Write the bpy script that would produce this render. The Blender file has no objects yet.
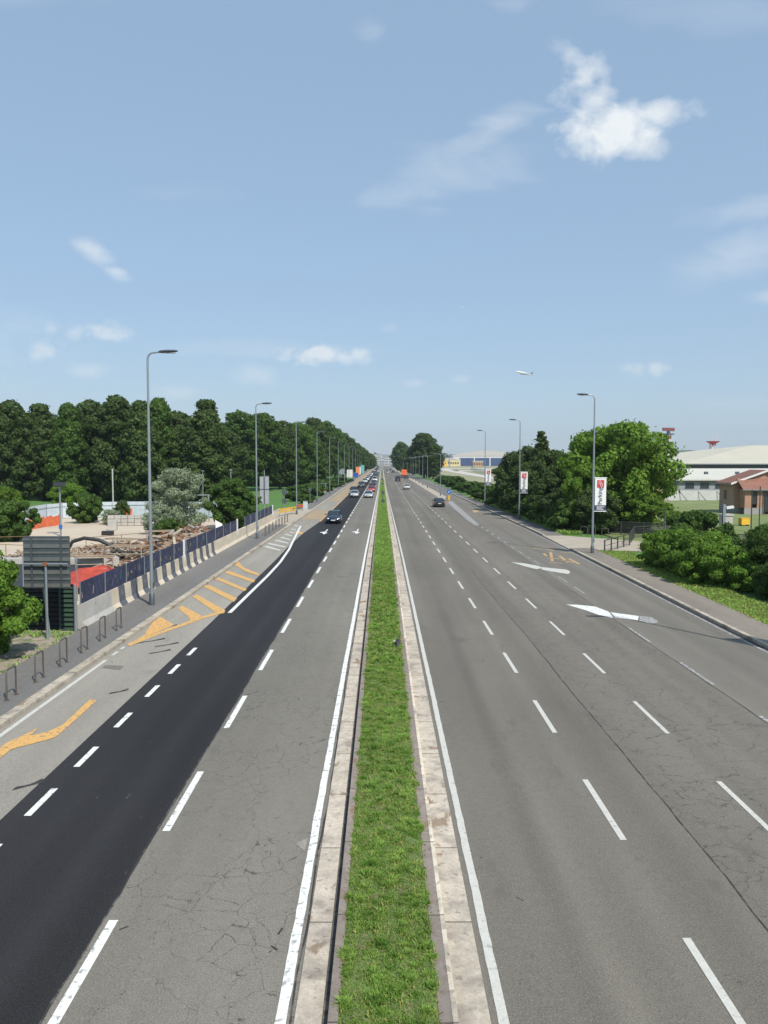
import bpy, math, random
import numpy as np
from mathutils import Vector, Matrix
C = bpy.context.scene
COL = C.collection
# ------------------------------------------------------------------ camera, sky, sun
F = 800.0; HZ = 462.0; VX = 382.0; CH = 7.3
PITCH = math.atan((512-HZ)/F); YAW = (384-VX)/F
cam = bpy.data.cameras.new('camera'); camo = bpy.data.objects.new('camera', cam); COL.objects.link(camo)
camo.location = (0, 0, CH); camo.rotation_euler = (math.pi/2-PITCH, 0, -YAW)
cam.sensor_fit = 'VERTICAL'; cam.sensor_height = 36; cam.sensor_width = 27; cam.lens = 36*F/1024
cam.clip_start = 0.1; cam.clip_end = 20000
C.camera = camo
C.render.resolution_x = 768; C.render.resolution_y = 1024
SUN_EL = math.radians(49); SDX, SDY = 0.52, -0.855        # towards the sun, horizontally
w = bpy.data.worlds.new("World"); C.world = w; w.use_nodes = True
nt = w.node_tree; nt.nodes.clear()
def N(nt, t, **k):
    n = nt.nodes.new(t)
    for a, b in k.items(): setattr(n, a, b)
    return n
sky = N(nt, 'ShaderNodeTexSky', sky_type='NISHITA'); sky.sun_disc = False
sky.sun_elevation = SUN_EL; sky.sun_rotation = math.atan2(SDX, SDY)
sky.air_density = 1.1; sky.dust_density = .35; sky.ozone_density = 1.6; sky.altitude = 100
SKY_STR = 0.092; SUN_STR = 3.9
C.view_settings.view_transform = 'Standard'; C.view_settings.look = 'None'
C.view_settings.exposure = 0.35; C.view_settings.gamma = 1.0
def mth(nt, op, a, b=None, c=None, clamp=False):
    n = N(nt, 'ShaderNodeMath', operation=op); n.use_clamp = clamp
    for i, v in enumerate((a, b, c)):
        if v is None: continue
        if isinstance(v, (int, float)): n.inputs[i].default_value = v
        else: nt.links.new(v, n.inputs[i])
    return n.outputs[0]
def world():
    tc = N(nt, 'ShaderNodeTexCoord'); sp = N(nt, 'ShaderNodeSeparateXYZ')
    nt.links.new(tc.outputs['Generated'], sp.inputs[0])
    yy = mth(nt, 'MAXIMUM', sp.outputs[1], 0.02)
    u = mth(nt, 'DIVIDE', sp.outputs[0], yy); v = mth(nt, 'DIVIDE', sp.outputs[2], yy)
    cb = N(nt, 'ShaderNodeCombineXYZ'); nt.links.new(u, cb.inputs[0]); nt.links.new(v, cb.inputs[1])
    def noise(scale, det, rough, off=0.0, dist=0.0, stretch=(1, 1.6, 1)):
        mp = N(nt, 'ShaderNodeMapping'); mp.inputs['Location'].default_value = (off, off*.7, off*.3)
        mp.inputs['Scale'].default_value = stretch
        nt.links.new(cb.outputs[0], mp.inputs[0])
        n = N(nt, 'ShaderNodeTexNoise'); n.inputs['Scale'].default_value = scale
        n.inputs['Detail'].default_value = det; n.inputs['Roughness'].default_value = rough
        n.inputs['Distortion'].default_value = dist
        nt.links.new(mp.outputs[0], n.inputs['Vector']); return n.outputs['Fac']
    nA = noise(13, 7, .62, 3.1, .3); nB = noise(7, 6, .6, 9.7, .8, (1, 2.6, 1)); nC = noise(34, 7, .62, 5.5, .2, (1, 1.3, 1))
    nE = noise(19, 8, .58, 1.3, .15, (1, 1.1, 1))
    nD = mth(nt, 'ADD', mth(nt, 'MULTIPLY', nA, .6), mth(nt, 'MULTIPLY', nC, .4))
    def blob(px, py, rx, ry, ns, gain, soft, ang=0.0, na=3.4):
        # centre and half-size in pixels of the 800-pixel focal length, turned into direction tangents
        cu = (px-VX)/F; cv = (HZ-py)/F; ca, sa = math.cos(ang), math.sin(ang)
        du = mth(nt, 'SUBTRACT', u, cu); dv = mth(nt, 'SUBTRACT', v, cv)
        a = mth(nt, 'ADD', mth(nt, 'MULTIPLY', du, ca), mth(nt, 'MULTIPLY', dv, sa))
        b = mth(nt, 'SUBTRACT', mth(nt, 'MULTIPLY', dv, ca), mth(nt, 'MULTIPLY', du, sa))
        a = mth(nt, 'DIVIDE', a, rx/F); b = mth(nt, 'DIVIDE', b, ry/F)
        d = mth(nt, 'SQRT', mth(nt, 'ADD', mth(nt, 'MULTIPLY', a, a), mth(nt, 'MULTIPLY', b, b)))
        m = mth(nt, 'SUBTRACT', 1.0, d)                         # 1 centre .. 0 rim
        m = mth(nt, 'ADD', m, mth(nt, 'MULTIPLY', mth(nt, 'SUBTRACT', ns, .5), na))
        m = mth(nt, 'DIVIDE', m, soft, clamp=True)
        m = mth(nt, 'MULTIPLY', m, mth(nt, 'SUBTRACT', 1.7, d, clamp=True))
        return mth(nt, 'MULTIPLY', m, gain)
    tot = None
    for b in [(604, 136, 66, 37, nE, 1.0, .75, 0, 2.6), (648, 124, 50, 17, nE, .85, .8, 0, 2.4), (572, 94, 30, 38, nE, .8, 1.0, -.35, 3.6), (590, 110, 30, 26, nE, .8, .9, 0, 2.6), (630, 152, 38, 20, nE, .7, .8, 0, 2.4),
              (450, 185, 100, 36, nB, .26, 1.3, .1), (490, 140, 70, 16, nB, .3, 1.1, .5), (410, 200, 70, 16, nA, .2, 1.2, .1), (98, 255, 30, 13, nB, .5, .9, -.6, 2.6), (122, 276, 20, 8, nA, .45, .9, -.4), (375, 50, 18, 22, nA, .16, 1),
              (500, 14, 38, 14, nA, .22, 1), (738, 258, 75, 25, nB, .40, 1.2, .25), (740, 215, 70, 14, nB, .22, 1.2, .2),
              (316, 356, 42, 13, nC, .72, .9, 0, 3.6), (345, 359, 30, 8, nC, .6, .9, 0, 3.4), (359, 355, 14, 9, nC, .6, .9, 0, 3), (110, 336, 28, 13, nC, .5, .9, 0, 3.6), (78, 334, 14, 9, nC, .4, .9), (48, 352, 19, 12, nC, .45, .9), (55, 330, 10, 8, nC, .35, .9), (88, 373, 26, 9, nD, .30, .9),
              (258, 378, 30, 13, nD, .28, .9), (390, 329, 14, 6, nD, .18, .9), (632, 370, 16, 8, nC, .42, .9), (655, 371, 18, 8, nC, .42, .9), (414, 384, 16, 6, nD, .28, .8),
              (459, 380, 11, 5, nD, .22, .8), (180, 393, 30, 9, nD, .28, .9), (-20, 350, 90, 40, nB, .28, 1.2), (60, 8, 120, 18, nB, .14, 1.2),
              (762, 300, 30, 10, nD, .3, 1), (240, 350, 150, 10, nB, .14, 1.2), (720, 405, 60, 10, nB, .15, 1.2), (180, 200, 60, 12, nB, .1, 1.2), (700, 30, 110, 26, nB, .12, 1.3),
              (-150, 300, 160, 50, nA, .5, 1), (950, 240, 140, 60, nA, .5, 1)]:
        o = blob(*b); tot = o if tot is None else mth(nt, 'MAXIMUM', tot, o)
    front = mth(nt, 'GREATER_THAN', sp.outputs[1], 0.03)
    tot = mth(nt, 'MULTIPLY', tot, front, clamp=True)
    mix = N(nt, 'ShaderNodeMix', data_type='RGBA'); nt.links.new(tot, mix.inputs[0])
    # slight haze whitening of the sky itself
    hz = N(nt, 'ShaderNodeMix', data_type='RGBA'); hz.inputs[0].default_value = HAZEMIX
    nt.links.new(sky.outputs[0], hz.inputs[6]); hz.inputs[7].default_value = HAZECOL
    nt.links.new(hz.outputs[2], mix.inputs[6])
    cc = N(nt, 'ShaderNodeMix', data_type='RGBA'); nt.links.new(nD, cc.inputs[0])
    cc.inputs[6].default_value = (6.2, 7.0, 7.8, 1); cc.inputs[7].default_value = (8.9, 8.8, 8.4, 1)
    nt.links.new(cc.outputs[2], mix.inputs[7])
    bg = N(nt, 'ShaderNodeBackground'); bg.inputs[1].default_value = SKY_STR
    nt.links.new(mix.outputs[2], bg.inputs[0])
    out = N(nt, 'ShaderNodeOutputWorld'); nt.links.new(bg.outputs[0], out.inputs[0])
HAZEMIX = 0.6; HAZECOL = (3.45, 4.95, 6.85, 1)
world()
sl = bpy.data.lights.new('sun', 'SUN'); sl.energy = SUN_STR; sl.angle = math.radians(.53); sl.color = (1, .95, .87)
so = bpy.data.objects.new('sun', sl); COL.objects.link(so)
sd = Vector((SDX*math.cos(SUN_EL), SDY*math.cos(SUN_EL), math.sin(SUN_EL))).normalized()
so.rotation_euler = sd.to_track_quat('Z', 'Y').to_euler(); so.location = (20, -20, 60)

# ------------------------------------------------------------------ helpers
RX = Vector((math.cos(YAW), -math.sin(YAW), 0)); FH = Vector((math.sin(YAW), math.cos(YAW), 0))
FW = FH*math.cos(PITCH)+Vector((0, 0, -math.sin(PITCH))); UP = FH*math.sin(PITCH)+Vector((0, 0, math.cos(PITCH)))
def G(px, py, z=0.0):
    "surveyed ground point for a position measured in the photograph"
    r = FW+RX*((px-384)/F)+UP*((512-py)/F); t = (z-CH)/r.z
    return (r.x*t, r.y*t)
def XA(px, Y): return (px-VX)/F*Y
def HT(py, Y): return CH+(HZ-py)/F*Y
def tag(o, label=None, cat=None, group=None, kind=None):
    if label: o['label'] = label
    if cat: o['category'] = cat
    if group: o['group'] = group
    if kind: o['kind'] = kind
    return o
def empty(name, loc=(0, 0, 0), rz=0, label=None, cat=None, group=None):
    o = bpy.data.objects.new(name, None); COL.objects.link(o); o.empty_display_size = .2
    o.location = loc; o.rotation_euler = (0, 0, rz); return tag(o, label, cat, group)
def copy_tree(o, parent=None):
    c = o.copy(); COL.objects.link(c)
    if parent: c.parent = parent
    for ch in list(o.children): copy_tree(ch, c)
    return c
class MB:
    def __init__(s): s.v = []; s.f = []; s.m = []
    def add(s, vs, fs, mi=0):
        b = len(s.v); s.v += [tuple(v) for v in vs]; s.f += [tuple(i+b for i in f) for f in fs]; s.m += [mi]*len(fs); return s
    def box(s, c, d, rz=0, mi=0, rx=0, ry=0):
        x, y, z = d[0]/2, d[1]/2, d[2]/2
        M = Matrix.Rotation(rz, 3, 'Z') @ Matrix.Rotation(ry, 3, 'Y') @ Matrix.Rotation(rx, 3, 'X')
        P = [Vector(c)+M @ Vector(p) for p in [(-x, -y, -z), (x, -y, -z), (x, y, -z), (-x, y, -z), (-x, -y, z), (x, -y, z), (x, y, z), (-x, y, z)]]
        return s.add(P, [(0, 3, 2, 1), (4, 5, 6, 7), (0, 1, 5, 4), (1, 2, 6, 5), (2, 3, 7, 6), (3, 0, 4, 7)], mi)
    def tube(s, pts, r, n=8, mi=0, cap=True):
        pts = [Vector(p) for p in pts]; rs = r if isinstance(r, (list, tuple)) else [r]*len(pts)
        vs = []; fs = []; prev = None
        for i, p in enumerate(pts):
            t = (pts[min(i+1, len(pts)-1)]-pts[max(i-1, 0)]).normalized()
            if prev is None:
                a = t.cross(Vector((0, 0, 1)))
                if a.length < .1: a = Vector((1, 0, 0))
            else: a = prev-t*prev.dot(t)
            a.normalize(); prev = a; b = t.cross(a)
            for k in range(n):
                an = 2*math.pi*k/n; vs.append(p+(a*math.cos(an)+b*math.sin(an))*rs[i])
        for i in range(len(pts)-1):
            for k in range(n):
                k2 = (k+1) % n; fs.append((i*n+k, i*n+k2, (i+1)*n+k2, (i+1)*n+k))
        if cap: fs.append(tuple(range(n))[::-1]); fs.append(tuple((len(pts)-1)*n+k for k in range(n)))
        return s.add(vs, fs, mi)
    def prism(s, poly, z0, z1, mi=0):
        n = len(poly); A = sum(poly[i][0]*poly[(i+1) % n][1]-poly[(i+1) % n][0]*poly[i][1] for i in range(n))
        if A < 0: poly = poly[::-1]
        vs = [(p[0], p[1], z0) for p in poly]+[(p[0], p[1], z1) for p in poly]
        fs = [tuple(range(n))[::-1], tuple(range(n, 2*n))]+[(i, (i+1) % n, n+(i+1) % n, n+i) for i in range(n)]
        return s.add(vs, fs, mi)
    def flat(s, poly, z, mi=0):
        n = len(poly); A = sum(poly[i][0]*poly[(i+1) % n][1]-poly[(i+1) % n][0]*poly[i][1] for i in range(n))
        if A < 0: poly = poly[::-1]
        return s.add([(p[0], p[1], z) for p in poly], [tuple(range(n))], mi)
    def strip(s, L, R, z, mi=0):
        "sheet between two polylines of (x,y)"
        vs = []
        for a, b in zip(L, R): vs += [(a[0], a[1], z), (b[0], b[1], z)]
        return s.add(vs, [(2*i, 2*i+1, 2*i+3, 2*i+2) for i in range(len(L)-1)], mi)
    def ball(s, c, r, n=10, m=6, mi=0):
        r = r if isinstance(r, (tuple, list)) else (r, r, r)
        vs = []; fs = []
        for i in range(m+1):
            th = math.pi*i/m
            for k in range(n):
                a = 2*math.pi*k/n; vs.append((c[0]+r[0]*math.sin(th)*math.cos(a), c[1]+r[1]*math.sin(th)*math.sin(a), c[2]+r[2]*math.cos(th)))
        for i in range(m):
            for k in range(n): fs.append((i*n+k, (i+1)*n+k, (i+1)*n+(k+1) % n, i*n+(k+1) % n))
        return s.add(vs, fs, mi)
    def loft(s, rings, mi=0, cap=True):
        n = len(rings[0]); vs = [p for r in rings for p in r]; fs = []
        for i in range(len(rings)-1):
            for k in range(n): fs.append((i*n+k, i*n+(k+1) % n, (i+1)*n+(k+1) % n, (i+1)*n+k))
        if cap: fs += [tuple(range(n))[::-1], tuple((len(rings)-1)*n+k for k in range(n))]
        return s.add(vs, fs, mi)
    def mesh(s, name, mats, smooth=False):
        me = bpy.data.meshes.new(name); me.from_pydata(s.v, [], s.f)
        for m in (mats if isinstance(mats, (list, tuple)) else [mats]): me.materials.append(m)
        if len(set(s.m)) > 1: me.polygons.foreach_set('material_index', s.m)
        if smooth:
            me.polygons.foreach_set('use_smooth', [True]*len(s.f)); me.update()
            try: me.set_sharp_from_angle(angle=math.radians(40))
            except Exception: pass
        me.update(); return me
    def build(s, name, mats, parent=None, smooth=False, label=None, **k):
        o = bpy.data.objects.new(name, s.mesh(name, mats, smooth)); COL.objects.link(o)
        if parent: o.parent = parent
        return tag(o, label, **k)
def struct(name, mb, mat, smooth=False):
    return tag(mb.build(name, mat, None, smooth), kind='structure')
# ------------------------------------------------------------------ materials
class Mat:
    def __init__(s, name, color=(.5, .5, .5), rough=.6, metal=0, spec=.5):
        s.m = bpy.data.materials.new(name); s.m.use_nodes = True; s.nt = s.m.node_tree
        s.b = s.nt.nodes['Principled BSDF']; s.b.inputs['Base Color'].default_value = (*color, 1)
        s.b.inputs['Roughness'].default_value = rough; s.b.inputs['Metallic'].default_value = metal
        s.b.inputs['Specular IOR Level'].default_value = spec
        s.c = None; s.color = color; s._pos = None
    @property
    def pos(s):
        if s._pos is None: s._pos = N(s.nt, 'ShaderNodeTexCoord').outputs['Object']
        return s._pos
    def noise(s, scale, det=3, rough=.55, stretch=(1, 1, 1), dist=0, off=0, vec=None):
        mp = N(s.nt, 'ShaderNodeMapping'); mp.inputs['Scale'].default_value = stretch; mp.inputs['Location'].default_value = (off, off, off)
        s.nt.links.new(vec or s.pos, mp.inputs[0])
        n = N(s.nt, 'ShaderNodeTexNoise'); n.inputs['Scale'].default_value = scale; n.inputs['Detail'].default_value = det
        n.inputs['Roughness'].default_value = rough; n.inputs['Distortion'].default_value = dist
        s.nt.links.new(mp.outputs[0], n.inputs['Vector']); return n
    def ramp(s, v, lo, hi):
        n = N(s.nt, 'ShaderNodeMapRange'); n.inputs[1].default_value = lo; n.inputs[2].default_value = hi
        s.nt.links.new(v, n.inputs[0]); return n.outputs[0]
    def cur(s):
        if s.c is None:
            r = N(s.nt, 'ShaderNodeRGB'); r.outputs[0].default_value = (*s.color, 1); s.c = r.outputs[0]
        return s.c
    def over(s, fac, color, blend='MIX'):
        m = N(s.nt, 'ShaderNodeMix', data_type='RGBA', blend_type=blend)
        if isinstance(fac, (int, float)): m.inputs[0].default_value = fac
        else: s.nt.links.new(fac, m.inputs[0])
        s.nt.links.new(s.cur(), m.inputs[6])
        if isinstance(color, tuple): m.inputs[7].default_value = (*color, 1)
        else: s.nt.links.new(color, m.inputs[7])
        s.c = m.outputs[2]; return s
    def vary(s, scale, amt, det=3, stretch=(1, 1, 1), off=0):
        "multiply brightness by 1 +- amt"
        n = s.noise(scale, det, .6, stretch, off=off)
        v = s.ramp(n.outputs['Fac'], .25, .75); v = mth(s.nt, 'MULTIPLY_ADD', v, 2*amt, 1-amt)
        m = N(s.nt, 'ShaderNodeVectorMath', operation='SCALE'); s.nt.links.new(s.cur(), m.inputs[0]); s.nt.links.new(v, m.inputs[3])
        s.c = m.outputs[0]; return s
    def spots(s, scale, thr, soft, color, amt=1, stretch=(1, 1, 1), off=0, det=4, dist=0):
        n = s.noise(scale, det, .6, stretch, off=off, dist=dist)
        v = mth(s.nt, 'MULTIPLY', s.ramp(n.outputs['Fac'], thr, thr+soft), amt, clamp=True)
        return s.over(v, color)
    def cracks(s, scale, width, color, mask_thr=.45, mask_scale=.4, amt=.8, warp=.35, off=0, stretch=(1, 1, 1), mamp=.12):
        nt = s.nt
        wn = s.noise(2.2/scale if scale > 1 else 2.2, 4, .65, off=off+2)
        ad = N(nt, 'ShaderNodeVectorMath', operation='MULTIPLY_ADD'); nt.links.new(wn.outputs['Color'], ad.inputs[0])
        ad.inputs[1].default_value = (warp, warp, 0); nt.links.new(s.pos, ad.inputs[2])
        mp = N(nt, 'ShaderNodeMapping'); mp.inputs['Scale'].default_value = (stretch[0], stretch[1], 0.0); mp.inputs['Location'].default_value = (off, off*1.7, 0)
        nt.links.new(ad.outputs[0], mp.inputs[0])
        v = N(nt, 'ShaderNodeTexVoronoi', feature='DISTANCE_TO_EDGE'); v.inputs['Scale'].default_value = scale
        nt.links.new(mp.outputs[0], v.inputs['Vector'])
        line = s.ramp(v.outputs['Distance'], width*scale, width*scale*.3)
        mk = s.noise(mask_scale, 3, .6, off=off+11); mk = s.ramp(mk.outputs['Fac'], mask_thr, mask_thr+mamp)
        mk2 = s.noise(6, 3, .6, off=off+31); mk2 = s.ramp(mk2.outputs['Fac'], .35, .55)
        f = mth(nt, 'MULTIPLY', mth(nt, 'MULTIPLY', line, mk), mth(nt, 'MULTIPLY', mk2, amt), clamp=True)
        return s.over(f, color)
    def bump(s, scale, dist=.01, strength=.5, det=3):
        n = s.noise(scale, det); b = N(s.nt, 'ShaderNodeBump'); b.inputs['Strength'].default_value = strength; b.inputs['Distance'].default_value = dist
        s.nt.links.new(n.outputs['Fac'], b.inputs['Height']); s.nt.links.new(b.outputs[0], s.b.inputs['Normal']); return s
    def done(s):
        if s.c is not None: s.nt.links.new(s.c, s.b.inputs['Base Color'])
        return s.m
def simple(name, color, rough=.6, metal=0, var=.12, scale=3, spec=.5):
    return Mat(name, color, rough, metal, spec).vary(scale, var).done()
def asphalt(name, col, var=.1, crack=None, speck=.28, tracks=.1, patches=True):
    m = Mat(name, col, .88, 0, .3)
    m.vary(.28, var, 4, (1, .25, 1), off=hash_(name)); m.vary(1.0, tracks*1.4, 1, (1.1, .012, 1), off=3+hash_(name))
    m.vary(6, .08, 4); m.vary(22, speck*.45, 3); m.vary(50, speck*.8, 3); m.vary(110, speck*1.2, 2)
    if speck: m.spots(48, .60, .05, tuple(min(.6, c*1.9+.03) for c in col), .55, off=1, det=1); m.spots(40, .60, .05, tuple(c*.35 for c in col), .5, off=31, det=1)
    if patches: m.spots(1.1, .62, .08, tuple(c*.72 for c in col), .5, (1, .35, 1), off=hash_(name)+7)
    for c in (crack or []): m.cracks(**c)
    m.bump(90, .004, .6)
    return m.done()
def hash_(t): return (sum(ord(c)*(i+3) for i, c in enumerate(t)) % 97)*1.37
OLD = (.178, .173, .165)
M = {}
CR = (.035, .033, .031)
M['asph_left'] = asphalt('asphalt_old_left', (.170, .157, .131), .14, [dict(scale=.55, width=.010, color=CR, mask_thr=.34, mask_scale=.3, amt=.75, warp=.9, stretch=(1.2, .8)), dict(scale=1.6, width=.009, color=CR, mask_thr=.42, mask_scale=.35, amt=.75, warp=.4, off=9)])
M['asph_new'] = asphalt('asphalt_fresh', (.0205, .0200, .0212), .24, None, .34, .30, False)
M['asph_bus'] = asphalt('asphalt_bus_lane', (.262, .242, .205), .12, [dict(scale=.35, width=.010, color=CR, mask_thr=.5, amt=.7, warp=.8)])
M['asph_r1'] = asphalt('asphalt_right_inner', (.149, .135, .111), .16, [dict(scale=.2, width=.012, color=CR, mask_thr=.5, amt=.6, warp=1.2, off=4, stretch=(1.5, .5))], .3, .14)
M['asph_r2'] = asphalt('asphalt_right_cracked', (.158, .143, .118), .13, [dict(scale=1.3, width=.011, color=CR, mask_thr=.34, mask_scale=.25, amt=.62, warp=.55, off=5), dict(scale=.5, width=.016, color=CR, mask_thr=.38, mask_scale=.3, amt=.65, warp=.9, off=15)], .3, .12)
M['asph_r3'] = asphalt('asphalt_right_outer', (.165, .151, .126), .12, [dict(scale=.3, width=.009, color=CR, mask_thr=.52, amt=.6, warp=.8, off=8)])
M['walk'] = asphalt('pavement_asphalt', (.165, .158, .146), .16, [dict(scale=.9, width=.008, color=CR, mask_thr=.5, amt=.5)], .3, .08)
M['walk_r'] = asphalt('pavement_asphalt_right', (.21, .183, .15), .2, [dict(scale=.9, width=.01, color=CR, mask_thr=.4, amt=.6)], .3, .08)
M['seam'] = Mat('tar_seam', (.035, .032, .029), .9).spots(3, .5, .1, (.12, .11, .1), .8).done()
def paint(name, col, wear=.5, thr=.56):
    m = Mat(name, col, .75, 0, .3); m.vary(8, .08); m.vary(60, .12)
    m.spots(7, thr, .05, OLD, wear, off=2, det=6); m.spots(28, .62, .04, OLD, wear*.8, off=6)
    return m.done()
M['white'] = paint('road_paint_white', (.70, .70, .66), .7, .57)
M['white_old'] = paint('road_paint_white_worn', (.52, .51, .46), .5, .60)
M['white_faint'] = paint('road_paint_white_faint', (.40, .39, .37), .8, .46)
M['yellow'] = paint('road_paint_yellow', (.62, .36, .12), .75, .55)
M['yellow_old'] = paint('road_paint_yellow_worn', (.50, .33, .15), .7, .52)
M['ochre'] = Mat('ochre_surface', (.34, .25, .15), .9).vary(.8, .15).vary(50, .2).spots(2, .56, .1, OLD, .6).done()
def kerbmat(name, col, joint=2.45):
    m = Mat(name, col, .9, 0, .3); m.vary(2.3, .18, 4); m.vary(30, .16, 3); m.spots(.9, .60, .04, (.20, .13, .075), .75, (1.6, .8, 1), off=5); m.vary(9, .16, 5); m.spots(1.7, .50, .16, (.24, .21, .18), .75, off=17, det=6); m.spots(6, .6, .06, (.12, .10, .085), .5)
    sp = N(m.nt, 'ShaderNodeSeparateXYZ'); m.nt.links.new(m.pos, sp.inputs[0])
    fr = mth(m.nt, 'FRACT', mth(m.nt, 'DIVIDE', sp.outputs[1], joint)); ln = mth(m.nt, 'LESS_THAN', fr, .014)
    # each slab a little different
    wn = N(m.nt, 'ShaderNodeTexWhiteNoise', noise_dimensions='1D'); m.nt.links.new(mth(m.nt, 'FLOOR', mth(m.nt, 'DIVIDE', sp.outputs[1], joint)), wn.inputs['W'])
    v = mth(m.nt, 'MULTIPLY_ADD', wn.outputs['Value'], .2, .9)
    sc = N(m.nt, 'ShaderNodeVectorMath', operation='SCALE'); m.nt.links.new(m.cur(), sc.inputs[0]); m.nt.links.new(v, sc.inputs[3]); m.c = sc.outputs[0]
    m.over(mth(m.nt, 'MULTIPLY', ln, .75), (.05, .042, .035)); m.bump(25, .01, .5); return m.done()
M['kerb'] = kerbmat('kerb_concrete', (.47, .41, .33)); M['kerb_dirt'] = kerbmat('kerb_concrete_dirty', (.24, .20, .17)); M['kerb_cream'] = kerbmat('kerb_cream', (.60, .53, .42))
M['kerb_l'] = kerbmat('kerb_left', (.42, .37, .29)); M['kerb_face'] = simple('kerb_face_dark', (.05, .046, .042), .95, 0, .35, 4)  # the dark one is a tone for painted kerb shade
M['concrete'] = Mat('concrete', (.42, .40, .36), .85).vary(1.2, .15, 4).vary(20, .1).spots(2.5, .6, .1, (.2, .18, .15), .5).bump(20, .01).done()
M['concrete_warm'] = Mat('concrete_painted_cream', (.58, .50, .38), .8).vary(1.5, .15, 4).spots(3, .6, .1, (.3, .26, .2), .5).done()
M['concrete_grey'] = Mat('concrete_dark_band', (.10, .105, .12), .8).vary(2, .25, 4).spots(3, .6, .1, (.3, .28, .25), .5).done()
M['galv'] = simple('galvanised_steel', (.30, .34, .36), .45, .55, .1, 1.5)
M['galv_d'] = simple('steel_dark', (.10, .12, .13), .5, .5)
M['steel'] = simple('steel_brown', (.16, .13, .11), .5, .6)
M['lamp_head'] = simple('luminaire_grey', (.09, .10, .11), .5, .3)
M['lens'] = simple('lamp_lens', (.55, .57, .58), .2)
M['black'] = simple('black_plastic', (.02, .02, .022), .6)
M['rubber'] = simple('tyre_rubber', (.02, .02, .02), .85)
M['rim'] = simple('alloy_rim', (.4, .41, .42), .35, .8)
M['glass'] = Mat('car_glass', (.02, .028, .035), .06, 0, .8).vary(1, .05).done()
M['headlight'] = Mat('headlight_glass', (.7, .72, .74), .12, .1, .8).vary(8, .2).done()
M['taillight'] = Mat('taillight_red', (.35, .015, .012), .2, 0, .6).vary(8, .1).done()
M['plate'] = simple('number_plate', (.65, .65, .62), .5)
M['bark'] = Mat('bark', (.10, .078, .058), .95).vary(3, .3, 5, (4, 4, .5)).done()
M['bluepanel'] = simple('blue_sign', (.02, .13, .45), .4); M['redsign'] = simple('red_paint', (.55, .05, .05), .5)
M['whitep'] = simple('white_painted_metal', (.68, .68, .66), .5, 0, .06); M['yellowp'] = simple('yellow_plastic', (.75, .42, .03), .5)
M['navy'] = simple('navy_print', (.03, .045, .10), .5)
def leafmat(name, c1, c2, trans=.3, bright=.24):
    m = Mat(name, c1, .65, 0, .12); nt = m.nt
    at = N(nt, 'ShaderNodeAttribute', attribute_name='v'); oi = N(nt, 'ShaderNodeObjectInfo')
    m.over(at.outputs['Fac'], c2)
    m.vary(.45, .18, 3)
    v = mth(nt, 'MULTIPLY_ADD', oi.outputs['Random'], bright, 1-bright/2)
    sc = N(nt, 'ShaderNodeVectorMath', operation='SCALE'); nt.links.new(m.cur(), sc.inputs[0]); nt.links.new(v, sc.inputs[3]); m.c = sc.outputs[0]
    m.done(); tr = N(nt, 'ShaderNodeBsdfTranslucent'); hs = N(nt, 'ShaderNodeHueSaturation'); hs.inputs['Value'].default_value = 1.5; hs.inputs['Hue'].default_value = .48
    nt.links.new(m.c, hs.inputs['Color']); nt.links.new(hs.outputs[0], tr.inputs[0])
    mx = N(nt, 'ShaderNodeMixShader'); mx.inputs[0].default_value = trans
    nt.links.new(m.b.outputs[0], mx.inputs[1]); nt.links.new(tr.outputs[0], mx.inputs[2])
    nt.links.new(mx.outputs[0], nt.nodes['Material Output'].inputs['Surface']); return m.m
M['leaf_dark'] = leafmat('leaves_dark', (.028, .056, .017), (.092, .138, .036), .22)
M['leaf_mid'] = leafmat('leaves_mid', (.036, .080, .018), (.095, .165, .032), .28)
M['leaf_bright'] = leafmat('leaves_bright', (.058, .130, .016), (.16, .26, .036), .3)
M['leaf_silver'] = leafmat('leaves_silver', (.15, .20, .11), (.36, .42, .28), .25)
M['leaf_hedge'] = leafmat('leaves_hedge', (.062, .14, .018), (.16, .27, .038), .3)
M['grass'] = leafmat('grass_blades', (.105, .22, .034), (.32, .47, .11), .32)
M['grass_dry'] = leafmat('grass_blades_dry', (.16, .19, .05), (.33, .31, .11), .3)

# ------------------------------------------------------------------ ground and roads
FAR = 1500.0
m = Mat('ground_grass', (.10, .125, .045), .95).vary(.02, .25, 5).vary(.5, .2, 4).spots(.03, .52, .1, (.20, .18, .09), .7).vary(8, .2); M['ground'] = m.done()
struct('ground', MB().flat([(-9000, -60), (9000, -60), (9000, 5400), (-9000, 5400)], -.12), M['ground'])
NEAR = -14.0
def quad(x0, x1, y0, y1): return [(x0, y0), (x1, y0), (x1, y1), (x0, y1)]
def ysegs(y0, y1, n=24): return [y0*(1-t)+y1*t for t in [(i/n)**1.6 for i in range(n+1)]]
def kerbR(y):
    P = [(-20, 15.0), (33, 15.05), (62, 15.6), (80, 15.95), (2000, 16.0)]
    for (a, b), (c, d) in zip(P, P[1:]):
        if y <= c: return b+(d-b)*(y-a)/(c-a)
    return 16.0
def half(y):   # the central reserve narrows a little with distance
    return max(0.0, min(1.0, (y-60)/140))
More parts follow.
